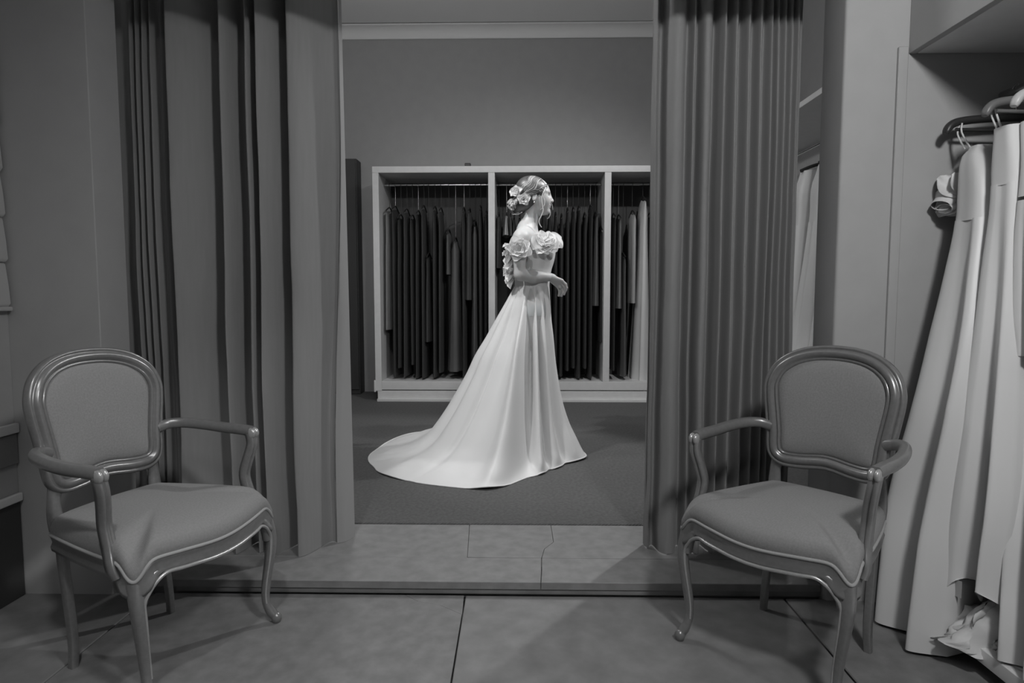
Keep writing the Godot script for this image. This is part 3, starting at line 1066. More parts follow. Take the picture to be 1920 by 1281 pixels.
	t = thing("short_dress", Vector3(1.6, 0.94, -1.83), "short pale dress with a ruffled top ending above knee height", "dress")
	wpart("bodice", dress_shell(C, 1.80, [[0.3, 0.15, 0.8], [0.7, 0.12, 0.5]], 0.03, 9, 1.40, 1.625), M.satin, t)
	wpart("skirt", dress_shell(C, 1.80, [[0.0, -0.5], [0.12, 0.8], [0.3, 0.2], [0.42, -0.8], [0.55, 0.7], [0.7, -0.5], [0.86, 0.9], [1.0, -0.5]], 0.03, 16, 0.945, 1.39), M.satin, t)
	strap_loop(t, Vector3(1.475, 1.70, -1.90), Vector3(1.472, 1.618, -1.90), 0.008)
	wide_hanger(-1.885, 1.41, 1.705, M.hanger_pale, "pale wooden hanger holding the short dress")
	# the long one behind and beyond the short dress
	var D := [[1.60, 1.50, -1.80, -1.70], [1.1, 1.470, -1.85, -1.69], [0.7, 1.420, -1.83, -1.65], [0.3, 1.380, -1.772, -1.588], [0.10, 1.360, -1.743, -1.566]]
	t = thing("long_dress", Vector3(1.6, 0.1, -1.7), "long pale dress reaching the base board below the short dress", "dress")
	wpart("bodice", dress_shell(D, 1.80, [[0.3, 0.15, 0.6]], 0.03, 8, 1.36, 1.60), M.gown_ivory, t)
	wpart("skirt", dress_shell(D, 1.80, [[0.0, -0.5], [0.15, 0.8], [0.35, -0.3], [0.5, -0.9], [0.68, 0.8], [0.85, -0.4], [1.0, 0.0]], 0.045, 24, 0.10, 1.37), M.gown_ivory, t)
	strap_loop(t, Vector3(1.515, 1.69, -1.75), Vector3(1.512, 1.597, -1.75), 0.008)
	wide_hanger(-1.74, 1.43, 1.70, M.hanger_dark, "dark hanger holding the long dress beyond the short one")
	# bunched train on the base board
	t = thing("bunched_train", Vector3(1.42, 0.09, -1.86), "pale crumpled dress train heaped on the wardrobe's base board", "fabric")
	var fn := FastNoiseLite.new()
	fn.seed = 5
	fn.frequency = 5.0
	fn.fractal_type = FastNoiseLite.FRACTAL_RIDGED
	fn.fractal_octaves = 2
	for k in 3:
		g = Geo.new()
		var rows := []
		for j in 34:
			var v := j / 33.0
			var row := []
			for i in 40:
				var u := i / 39.0
				var x := lerpf(lerpf(1.285 - 0.02 * k, 1.36, smoothstep(0.35, 0.6, u)), 1.60, v)
				var z := lerpf(-2.0 + 0.05 * k, -1.72 + 0.02 * k, u)
				var hill := sin(PI * clampf(u, 0, 1)) * smoothstep(0.0, 0.35, v)
				var y := 0.094 + 0.03 * k * hill + hill * (0.055 + 0.05 * fn.get_noise_2d(u * 0.55 + k, v * 0.3 + u * 0.2))
				if v < 0.18 and u < 0.55:
					y -= (0.18 - v) * 0.25 * (0.6 + 0.4 * sin(u * 9.0 + k))
				row.append(Vector3(x + 0.025 * fn.get_noise_2d(u * 0.7, v + k * 3.0), y, z + 0.03 * fn.get_noise_2d(v * 0.6 + 7.0, u * 0.5 + k)))
			rows.append(row)
		g.grid(rows)
		wpart("fold", g, M.gown_ivory, t)

# the wardrobe on the right wall of the fitting room, glimpsed past the pleated curtain
func far_right_wardrobe() -> void:
	var t := thing("wall_wardrobe", Vector3(2.2, STEP, -4.3), "open wardrobe on the fitting room wall glimpsed past the pleated curtain", "wardrobe")
	for b in [["shelf", Vector3(1.9, 2.40, -6.1), Vector3(2.495, 2.44, -2.9)], ["base_board", Vector3(1.92, 0.06, -6.1), Vector3(2.495, 0.15, -2.9)], ["back_panel", Vector3(2.48, 0.15, -6.1), Vector3(2.498, 2.40, -2.9)], ["end_panel", Vector3(1.9, 0.06, -6.14), Vector3(2.498, 2.44, -6.1)]]:
		var g := Geo.new()
		g.box((b[1] + b[2]) / 2.0, b[2] - b[1], 0.003)
		wpart(b[0], g, M.white_lacquer, t)
	var g2 := Geo.new()
	tube(g2, [Vector3(2.2, 2.24, -6.1), Vector3(2.2, 2.24, -2.9)], 0.0125, 0.0125, 2, 12, Vector3.UP)
	wpart("hanging_rail", g2, M.chrome, t)
	var k := 0
	for z in [-4.62, -4.34, -4.06, -3.8]:
		var R := [[2.0, 2.0, z - 0.08, z + 0.05], [1.85, 1.96, z - 0.10, z + 0.07], [1.6, 1.95, z - 0.09, z + 0.07], [1.0, 1.90, z - 0.11, z + 0.10], [0.17, 1.84, z - 0.13, z + 0.12]]
		var d := thing("white_gown", Vector3(2.2, 0.17, z), ["first", "second", "third", "fourth"][k] + " bright white gown from the wall wardrobe's end panel", "gown", "")
		wpart("bodice", dress_shell(R, 2.42, [[0.3, 0.2, 0.5], [0.7, 0.15, 0.4]], 0.02, 8, 1.60, 2.0), M.bride_satin, d)
		wpart("skirt", dress_shell(R, 2.42, [[0.25, 0.12, 0.8], [0.7, 0.12, 0.8]], 0.04, 16, 0.17, 1.61), M.bride_satin, d)
		var h := thing("clothes_hanger", Vector3(2.2, 2.05, z), "dark hanger of the " + ["first", "second", "third", "fourth"][k] + " white gown from the wall wardrobe's end panel", "hanger", "")
		var g := Geo.new()
		tube(g, [Vector3(0, 0, 0), Vector3(0, 0.14, 0), Vector3(0.02, 0.17, 0), Vector3(0, 0.206, 0), Vector3(-0.016, 0.19, 0)], 0.003, 0.003, 6, 6, Vector3.BACK)
		part("hook", g, M.chrome, h)
		g = Geo.new()
		tube(g, [Vector3(-0.22, -0.05, 0), Vector3(-0.12, -0.01, 0), Vector3(0, 0.01, 0), Vector3(0.12, -0.01, 0), Vector3(0.22, -0.05, 0)], 0.012, 0.012, 5, 8, Vector3.BACK)
		part("arm", g, M.hanger_dark, h)
		k += 1

# blind and low shelf in the corner beside the left armchair
func corner_shelf() -> void:
	var t := thing("roman_blind", Vector3(-1.86, 1.06, -1.9), "pale roman blind with level folds hanging in the corner", "blind")
	for k in 6:
		var g := Geo.new()
		var y := 1.075 + k * 0.16
		var rows := []
		for q in [[0.0, 0.012], [0.012, 0.022], [0.08, 0.018], [0.152, 0.010], [0.158, 0.004]]:
			rows.append([Vector3(-1.868 + q[1], y + q[0], -2.235), Vector3(-1.868 + q[1], y + q[0], -1.6)])
		g.grid(rows)
		wpart("fold", g, M.gown_pale, t)
	var g2 := Geo.new()
	g2.box(Vector3(-1.853, 1.068, -1.918), Vector3(0.03, 0.016, 0.634), 0.003)
	wpart("bottom_bar", g2, M.gown_pale, t)
	t = thing("corner_shelf", Vector3(-1.82, 0.0, -1.9), "low pale shelf unit in the corner behind an armchair", "shelf")
	for b in [["top_board", Vector3(-1.868, 0.615, -2.245), Vector3(-1.848, 0.65, -1.6), "white_lacquer"], ["panel", Vector3(-1.868, 0.50, -2.245), Vector3(-1.858, 0.612, -1.6), "gown_mid"], ["lower_board", Vector3(-1.868, 0.36, -2.245), Vector3(-1.850, 0.39, -1.6), "white_lacquer"], ["kick_panel", Vector3(-1.868, 0.0, -2.245), Vector3(-1.862, 0.36, -1.6), "dark_board"]]:
		g2 = Geo.new()
		g2.box((b[1] + b[2]) / 2.0, b[2] - b[1], 0.003)
		wpart(b[0], g2, M[b[3]], t)

# ------------------------------------------------------------------ armchairs
func chair_back(x: float, h: float, off := 0.0) -> Vector3:
	return Vector3(x, h + off * 0.13, -0.437 - (h - 0.538) * 0.134 + 0.8 * x * x + off)

func armchair() -> Node3D:
	var t := Node3D.new()
	# plan of the seat, run from the left front corner round the front to the right and back
	var half := [Vector2(0.0, 0.05), Vector2(0.07, 0.047), Vector2(0.14, 0.034), Vector2(0.205, 0.013), Vector2(0.246, 0.004), Vector2(0.264, -0.012), Vector2(0.264, -0.05), Vector2(0.252, -0.14), Vector2(0.226, -0.27), Vector2(0.196, -0.39), Vector2(0.176, -0.43), Vector2(0.09, -0.445)]
	var loop := []
	for q in half:
		loop.append(q)
	loop.append(Vector2(0, -0.448))
	for k in range(half.size() - 1, 0, -1):
		loop.append(Vector2(-half[k].x, half[k].y))
	var plan := smooth(loop, 6, true)
	var edge_y := func(q: Vector2) -> float:
		var d := pow((absf(q.x) - 0.262) / 0.030, 2.0) + pow((q.y + 0.004) / 0.036, 2.0)
		return 0.408 - 0.048 * exp(-d) - 0.012 * exp(-pow(q.x / 0.11, 2.0)) * (1.0 if q.y > 0 else 0.0)
	# seat cushion
	var g := Geo.new()
	var rows := []
	var c := Vector2(0, -0.2)
	for k in [[1.0, 0.0], [1.014, 0.012], [1.012, 0.026], [0.99, 0.041], [0.95, 0.052], [0.88, 0.060], [0.76, 0.067], [0.58, 0.072], [0.34, 0.075], [0.08, 0.076]]:
		var row := []
		for q in plan:
			var p: Vector2 = c + (q - c) * k[0]
			var y0: float = lerpf(0.408, edge_y.call(q), clampf((k[0] - 0.5) * 2.0, 0.0, 1.0))
			row.append(Vector3(p.x, y0 + k[1], p.y))
		rows.append(row)
	g.grid(rows, true)
	g.fan(rows[rows.size() - 1])
	part("seat_cushion", g, M.upholstery, t)
	g = Geo.new()
	var pipe := []
	for q in plan:
		var p: Vector2 = c + (q - c) * 1.008
		pipe.append(Vector3(p.x, edge_y.call(q) + 0.001, p.y))
	g.sweep(pipe, circle(0.0052, 8), Vector3.UP, [], true)
	part("piping", g, M.piping, t)
	# rails under the cushion
	var rail_prof := [Vector2(-0.022, -0.047), Vector2(0.002, -0.047), Vector2(0.004, -0.036), Vector2(-0.001, -0.022), Vector2(0.003, -0.008), Vector2(0.004, 0.0), Vector2(-0.022, 0.0)]
	var np := plan.size()
	g = Geo.new()
	var rail := []
	for i in np:
		var q: Vector2 = plan[(np - i) % np]
		rail.append(Vector3(q.x, edge_y.call(q), q.y))
	rail.reverse()
	g.sweep(rail, rail_prof, Vector3.UP, [], true)
	var rl := part("seat_rail", g, M.frame_paint, t)
	g = Geo.new()
	var bottom := []
	for i in np:
		bottom.append(rail[i] - Vector3(0, 0.04, 0))
	g.fan(bottom)
	part("seat_webbing", g, M.dark_board, t)
	# cabriole front legs with scrolled feet; a bead runs up the leg and along the rail
	for s in [-1.0, 1.0]:
		g = Geo.new()
		var leg := smooth([Vector3(0.244 * s, 0.385, -0.024), Vector3(0.251 * s, 0.338, -0.014), Vector3(0.256 * s, 0.285, -0.004), Vector3(0.248 * s, 0.215, -0.006), Vector3(0.237 * s, 0.14, -0.012), Vector3(0.232 * s, 0.08, -0.012), Vector3(0.238 * s, 0.04, 0.0), Vector3(0.248 * s, 0.014, 0.018)], 6)
		var rad := [[0.0, 0.021], [0.12, 0.0205], [0.28, 0.018], [0.45, 0.0155], [0.62, 0.0135], [0.76, 0.0125], [0.88, 0.015], [1.0, 0.0125]]
		var sc := []
		for i in leg.size():
			sc.append(table(rad, i / float(leg.size() - 1)))
		var lp := []
		for i in 16:
			var a := TAU * i / 16.0
			lp.append(Vector2(cos(a), sin(a)) * (1.0 + 0.06 * cos(4.0 * a)))
		g.sweep(leg, lp, Vector3(0.707 * s, 0, 0.707), sc)
		var lg := part("front_leg", g, M.frame_paint, t)
		g = Geo.new()
		var toe := Basis(Vector3(0, 1, 0), 0.785 * s)
		g.lathe(Vector3(0.246 * s, 0.017, 0.018), [Vector2(0, 0.017), Vector2(0.009, 0.015), Vector2(0.016, 0.006), Vector2(0.017, -0.004), Vector2(0.013, -0.017), Vector2(0, -0.017)], 16, toe)
		part("scroll_foot", g, M.frame_paint, lg)
		g = Geo.new()
		var bead := []
		for x in [0.0, 0.05, 0.10, 0.145, 0.18]:
			var z := table([[0.0, 0.054], [0.07, 0.051], [0.14, 0.038], [0.205, 0.017]], x)
			bead.append(Vector3(x * s, edge_y.call(Vector2(x, 0.05)) - 0.047, z))
		bead.append(Vector3(0.208 * s, 0.346, 0.017))
		bead.append(Vector3(0.228 * s, 0.324, 0.012))
		for i in range(11, leg.size() - 10, 4):
			bead.append(leg[i] + Vector3(-0.75 * s, 0, 0.66) * table(rad, i / float(leg.size() - 1)))
		var bsm := smooth(bead, 6)
		var bsc := []
		for i in bsm.size():
			bsc.append(lerpf(1.0, 0.55, smoothstep(0.45, 0.9, i / float(bsm.size() - 1))))
		g.sweep(bsm, circle(0.0055, 8), Vector3(0, 0.1, 1), bsc)
		part("rail_bead", g, M.frame_bead, rl)
	# knees that join rail and leg
	for s in [-1.0, 1.0]:
		g = Geo.new()
		var kn := smooth([Vector3(0.165 * s, 0.376, 0.018), Vector3(0.205 * s, 0.364, 0.004), Vector3(0.232 * s, 0.334, -0.006), Vector3(0.244 * s, 0.29, -0.008)], 5)
		g.sweep(kn, circle(0.017, 10), Vector3(0, 0, 1), [0.45, 0.5, 0.6, 0.68, 0.75, 0.82, 0.9, 0.95, 1.0, 1.0, 1.0, 1.0, 1.0, 1.0, 1.0, 1.0])
		part("knee", g, M.frame_paint, rl)
		# back legs, raked
		g = Geo.new()
		var bl := smooth([Vector3(0.164 * s, 0.41, -0.415), Vector3(0.166 * s, 0.33, -0.410), Vector3(0.168 * s, 0.2, -0.392), Vector3(0.170 * s, 0.08, -0.378), Vector3(0.174 * s, 0.0, -0.378)], 5)
		var bs := []
		for i in bl.size():
			bs.append(lerpf(0.0135, 0.011, i / float(bl.size() - 1)))
		g.sweep(bl, [Vector2(1, 0.7), Vector2(0.7, 1), Vector2(-0.7, 1), Vector2(-1, 0.7), Vector2(-1, -0.7), Vector2(-0.7, -1), Vector2(0.7, -1), Vector2(1, -0.7)], Vector3(0, 0, 1), bs)
		part("back_leg", g, M.frame_paint, t)
	# cartouche back
	var ho := [Vector2(0.0, 0.923), Vector2(0.075, 0.917), Vector2(0.137, 0.896), Vector2(0.180, 0.860), Vector2(0.200, 0.812), Vector2(0.199, 0.765), Vector2(0.189, 0.70), Vector2(0.180, 0.64), Vector2(0.177, 0.60), Vector2(0.168, 0.566), Vector2(0.140, 0.547), Vector2(0.085, 0.546), Vector2(0.0, 0.556)]
	var outline := []
	for k in range(ho.size() - 1, 0, -1):
		outline.append(ho[k])
	outline.append(ho[0])
	for k in range(1, ho.size() - 1):
		outline.append(Vector2(-ho[k].x, ho[k].y))
	# from the bottom middle up the right side, over the top, down the left: seen from the front, counterclockwise
	var ol := smooth(outline, 6, true)
	var bp := []
	for q in ol:
		bp.append(chair_back(q.x, q.y))
	var fprof := [Vector2(-0.026, -0.004), Vector2(-0.027, 0.006), Vector2(-0.023, 0.0125), Vector2(-0.018, 0.011), Vector2(-0.0155, 0.0075), Vector2(-0.012, 0.015), Vector2(-0.005, 0.0205), Vector2(0.003, 0.0195), Vector2(0.0095, 0.013), Vector2(0.0115, 0.0075), Vector2(0.015, 0.012), Vector2(0.0205, 0.0125), Vector2(0.025, 0.006), Vector2(0.026, -0.004), Vector2(0.025, -0.014), Vector2(0.018, -0.019), Vector2(-0.018, -0.019), Vector2(-0.025, -0.014)]
	g = Geo.new()
	g.sweep(bp, fprof, Vector3(0, 0.13, 1).normalized(), [], true)
	part("back_frame", g, M.frame_paint, t)
	for side in [1.0, -1.0]:
		g = Geo.new()
		rows = []
		var cc := Vector2(0, 0.738)
		for k in [[1.0, -0.006], [1.0, 0.003], [0.985, 0.0085], [0.94, 0.0135], [0.85, 0.0185], [0.7, 0.022], [0.45, 0.025], [0.12, 0.026]]:
			var row := []
			for i in ol.size():
				var q: Vector2 = ol[i]
				var pn: Vector2 = (ol[(i + 1) % ol.size()] - ol[(i - 1 + ol.size()) % ol.size()]).normalized()
				var inner := q + Vector2(-pn.y, pn.x) * 0.0235
				var p: Vector2 = cc + (inner - cc) * k[0]
				row.append(chair_back(p.x, p.y, k[1] * side - (0.006 if side < 0 else 0.0)))
			rows.append(row)
		g.grid(rows, true)
		g.fan(rows[rows.size() - 1])
		part("back_cushion" if side > 0 else "back_cover", g, M.upholstery, t)
	# stiles between back and seat, arms and their supports
	for s in [-1.0, 1.0]:
		g = Geo.new()
		var st := smooth([Vector3(0.158 * s, 0.558, -0.432), Vector3(0.17 * s, 0.515, -0.428), Vector3(0.172 * s, 0.475, -0.427), Vector3(0.170 * s, 0.42, -0.420)], 4)
		g.sweep(st, circle(1.0, 10, 0.62), Vector3(0, 0, 1), [0.026, 0.025, 0.023, 0.021, 0.020, 0.020, 0.020, 0.021, 0.022, 0.023, 0.024, 0.024, 0.024])
		part("stile", g, M.frame_paint, t)
		var lobes := []
		for i in 20:
			var a := TAU * i / 20.0
			lobes.append(Vector2(cos(a) * 0.0175, sin(a) * 0.0205 * (1.0 - 0.22 * pow(absf(sin(a)), 10.0))))
		g = Geo.new()
		var arm := smooth([Vector3(0.185 * s, 0.655, -0.42), Vector3(0.222 * s, 0.664, -0.405), Vector3(0.254 * s, 0.664, -0.365), Vector3(0.274 * s, 0.658, -0.29), Vector3(0.280 * s, 0.652, -0.21), Vector3(0.279 * s, 0.651, -0.14), Vector3(0.277 * s, 0.648, -0.09)], 6)
		g.sweep(arm, lobes, Vector3.UP)
		var am := part("arm", g, M.frame_paint, t)
		g = Geo.new()
		var turn := Basis(Vector3(0, 0, 1), PI / 2)
		for k in [-1.0, 1.0]:
			g.lathe(Vector3(0.277 * s + 0.008 * k, 0.642, -0.088), [Vector2(0, 0.0085), Vector2(0.012, 0.008), Vector2(0.0185, 0.003), Vector2(0.0185, -0.003), Vector2(0.012, -0.008), Vector2(0, -0.0085)], 18, turn)
		part("arm_scroll", g, M.frame_bead, am)
		g = Geo.new()
		var sup := smooth([Vector3(0.277 * s, 0.648, -0.098), Vector3(0.274 * s, 0.605, -0.088), Vector3(0.264 * s, 0.555, -0.098), Vector3(0.256 * s, 0.50, -0.108), Vector3(0.258 * s, 0.44, -0.092), Vector3(0.266 * s, 0.395, -0.072), Vector3(0.262 * s, 0.365, -0.060)], 6)
		g.sweep(sup, [Vector2(0.015, -0.012), Vector2(0.016, 0.004), Vector2(0.013, 0.013), Vector2(0.0075, 0.0155), Vector2(0.0025, 0.0125), Vector2(0, 0.0075), Vector2(-0.0025, 0.0125), Vector2(-0.0075, 0.0155), Vector2(-0.013, 0.013), Vector2(-0.016, 0.004), Vector2(-0.015, -0.012), Vector2(0, -0.015)], Vector3(0, 0, 1))
		part("arm_support", g, M.frame_paint, t)
	return t

func armchairs() -> void:
	var a := armchair()
	a.name = "armchair"
	add_child(a)
	a.position = Vector3(0.683, 0, -1.804)
	a.rotation.y = -0.859
	tag(a, "carved wooden armchair with grey upholstery in front of the pleated curtain", "armchair", "grey upholstered armchairs")
	var b := a.duplicate()
	b.name = "armchair_001"
	add_child(b)
	b.position = Vector3(-0.941, 0, -1.837)
	b.rotation.y = 1.248
	tag(b, "carved wooden armchair with grey upholstery beside the blind and corner shelf", "armchair", "grey upholstered armchairs")

# ------------------------------------------------------------------ the bride
const BZ := -4.08

func petal(g: Geo, root: Vector3, out: Vector3, up: Vector3, length: float, width: float, curl: float, ruffle: float, ph: float) -> void:
	out = out.normalized()
	var side := out.cross(up).normalized()
	var nrm := side.cross(out).normalized()
	var rows := []
	for j in 8:
		var v := j / 7.0
		var row := []
		for i in 9:
			var u := i / 4.0 - 1.0
			var w := width * 0.5 * sin(PI * (0.12 + 0.72 * v)) * (1.0 - 0.12 * v)
			var lift := curl * v * v + 0.35 * width * u * u * (1.0 - 0.5 * v) + ruffle * v * v * sin(u * 5.0 + ph)
			var l := length * (v - 0.10 * u * u * v)
			row.append(root + out * l + side * (w * u) + nrm * lift)
		rows.append(row)
	g.grid(rows)

func blossom(center: Vector3, axis: Vector3, r: float, n: int, sd: int) -> Geo:
	var rr := RandomNumberGenerator.new()
	rr.seed = sd
	var g := Geo.new()
	axis = axis.normalized()
	var s := axis.cross(Vector3(0.2, 1, 0.1)).normalized()
	var u := s.cross(axis)
	for k in n:
		var f := k / float(n)
		var a := k * 2.4 + rr.randf() * 0.5
		var open := lerpf(0.25, 1.25, f)
		var rad := s * cos(a) + u * sin(a)
		var dir := axis * cos(open) + rad * sin(open)
		petal(g, center + rad * r * 0.08, dir, rad * -1.0 + axis * 0.4, r * lerpf(0.62, 1.05, f), r * lerpf(0.8, 1.3, f), r * -0.10, r * 0.035, rr.randf() * TAU)
	return g

func body_field() -> Field:
	var f := Field.new()
	var z := BZ
	# trunk
	f.ell(Vector3(0.050, 1.36, z), Vector3(0.108, 0.17, 0.150), 0.03)
	f.ell(Vector3(0.054, 1.20, z), Vector3(0.098, 0.15, 0.118), 0.06)
	f.ell(Vector3(0.045, 1.04, z), Vector3(0.11, 0.14, 0.16), 0.06)
	f.cap(Vector3(-0.012, 1.45, z - 0.10), Vector3(-0.012, 1.45, z + 0.10), 0.062, 0.062, 0.05)
	f.ell(Vector3(0.125, 1.375, z + 0.068), Vector3(0.062, 0.066, 0.062), 0.03)
	f.ell(Vector3(0.125, 1.375, z - 0.068), Vector3(0.062, 0.066, 0.062), 0.03)
	# neck and shoulders
	f.cap(Vector3(0.062, 1.67, z), Vector3(0.022, 1.52, z), 0.046, 0.054, 0.03)
	for s in [-1.0, 1.0]:
		f.cap(Vector3(0.018, 1.535, z), Vector3(-0.012, 1.475, z + 0.15 * s), 0.042, 0.046, 0.05)
		f.cap(Vector3(0.055, 1.50, z + 0.03 * s), Vector3(0.03, 1.478, z + 0.13 * s), 0.012, 0.012, 0.03)
		# arms
		f.cap(Vector3(-0.014, 1.462, z + 0.172 * s), Vector3(-0.026, 1.37, z + 0.188 * s), 0.047, 0.043, 0.03)
		f.cap(Vector3(-0.026, 1.37, z + 0.188 * s), Vector3(-0.022, 1.242, z + 0.192 * s), 0.043, 0.036, 0.02)
		f.cap(Vector3(-0.022, 1.242, z + 0.192 * s), Vector3(0.06, 1.226, z + 0.155 * s), 0.036, 0.037, 0.02)
		f.cap(Vector3(0.06, 1.226, z + 0.155 * s), Vector3(0.172, 1.228, z + (0.085 if s > 0 else 0.075) * s), 0.036, 0.025, 0.02)
	# legs and feet under the skirt
	for s in [-1.0, 1.0]:
		f.cap(Vector3(0.045, 0.98, z + 0.08 * s), Vector3(0.06, 0.55, z + 0.075 * s), 0.085, 0.055, 0.04)
		f.cap(Vector3(0.06, 0.55, z + 0.075 * s), Vector3(0.035, 0.16, z + 0.075 * s), 0.054, 0.034, 0.03)
		f.cap(Vector3(0.035, 0.155, z + 0.075 * s), Vector3(0.15, 0.085, z + 0.08 * s), 0.036, 0.028, 0.02)
	return f

func hand_field(s: float) -> Field:
	var f := Field.new()
	var wr := Vector3(0.168, 1.228, BZ + (0.087 if s > 0 else -0.077))
	f.cap(wr - Vector3(0.03, 0, 0), wr + Vector3(0.012, -0.002, -0.003 * s), 0.0255, 0.024, 0.015)
	# palm seen edge-on, the back of the hand up and outwards
	var kn := []
	for k in 4:
		kn.append(Vector3(0.240 - 0.006 * k, 1.207 - 0.012 * k, BZ + 0.062 * s + (0.020 - 0.013 * k) * s))
	for k in 4:
		f.cap(wr + Vector3(0.008, -0.004 * k, (0.010 - 0.006 * k) * s), kn[k], 0.015, 0.0115, 0.012)
	var lens := [[0.034, 0.024, 0.019], [0.038, 0.027, 0.020], [0.035, 0.025, 0.019], [0.028, 0.019, 0.016]]
	for k in 4:
		var p: Vector3 = kn[k]
		var ang := -0.75 - 0.16 * k
		for j in 3:
			var q: Vector3 = p + Vector3(cos(ang), sin(ang), -0.12 * s) * lens[k][j]
			f.cap(p, q, 0.0092 - 0.001 * j, 0.0084 - 0.001 * j, 0.004)
			p = q
			ang -= 0.52 - 0.06 * k
	# thumb along the inner side
	var t0 := wr + Vector3(0.018, -0.012, -0.018 * s)
	f.cap(t0, t0 + Vector3(0.030, -0.026, -0.012 * s), 0.0135, 0.011, 0.012)
	f.cap(t0 + Vector3(0.030, -0.026, -0.012 * s), t0 + Vector3(0.046, -0.054, -0.008 * s), 0.0105, 0.008, 0.004)
	return f

func head_field() -> Field:
	var f := Field.new()
	var z := BZ
	f.ell(Vector3(0.072, 1.765, z), Vector3(0.093, 0.096, 0.074), 0.02)
	f.ell(Vector3(0.112, 1.705, z), Vector3(0.058, 0.076, 0.056), 0.04)
	f.cap(Vector3(0.085, 1.662, z), Vector3(0.143, 1.645, z), 0.030, 0.0165, 0.025)
	f.cap(Vector3(0.062, 1.70, z), Vector3(0.035, 1.57, z), 0.046, 0.047, 0.03)
	for s in [-1.0, 1.0]:
		f.ell(Vector3(0.128, 1.715, z + 0.034 * s), Vector3(0.026, 0.028, 0.022), 0.02)
		f.ell(Vector3(0.168, 1.749, z + 0.031 * s), Vector3(0.020, 0.014, 0.020), 0.014, true)
		f.ell(Vector3(0.144, 1.748, z + 0.030 * s), Vector3(0.0125, 0.0115, 0.0125), 0.004)
		f.cap(Vector3(0.155, 1.768, z + 0.014 * s), Vector3(0.140, 1.768, z + 0.048 * s), 0.008, 0.007, 0.012)
	# nose, lips, chin
	f.cap(Vector3(0.160, 1.752, z), Vector3(0.181, 1.716, z), 0.0065, 0.0095, 0.012)
	f.ell(Vector3(0.174, 1.711, z), Vector3(0.012, 0.008, 0.015), 0.008)
	f.cap(Vector3(0.160, 1.686, z - 0.014), Vector3(0.160, 1.686, z + 0.014), 0.0068, 0.0068, 0.006)
	f.ell(Vector3(0.166, 1.686, z), Vector3(0.008, 0.0055, 0.016), 0.005)
	f.ell(Vector3(0.163, 1.674, z), Vector3(0.008, 0.006, 0.014), 0.005)
	f.ell(Vector3(0.150, 1.647, z), Vector3(0.015, 0.014, 0.017), 0.012)
	for s in [-1.0, 1.0]:
		f.ell(Vector3(0.066, 1.732, z + 0.076 * s), Vector3(0.017, 0.030, 0.008), 0.006)
		f.ell(Vector3(0.069, 1.735, z + 0.086 * s), Vector3(0.009, 0.018, 0.006), 0.004, true)
	return f

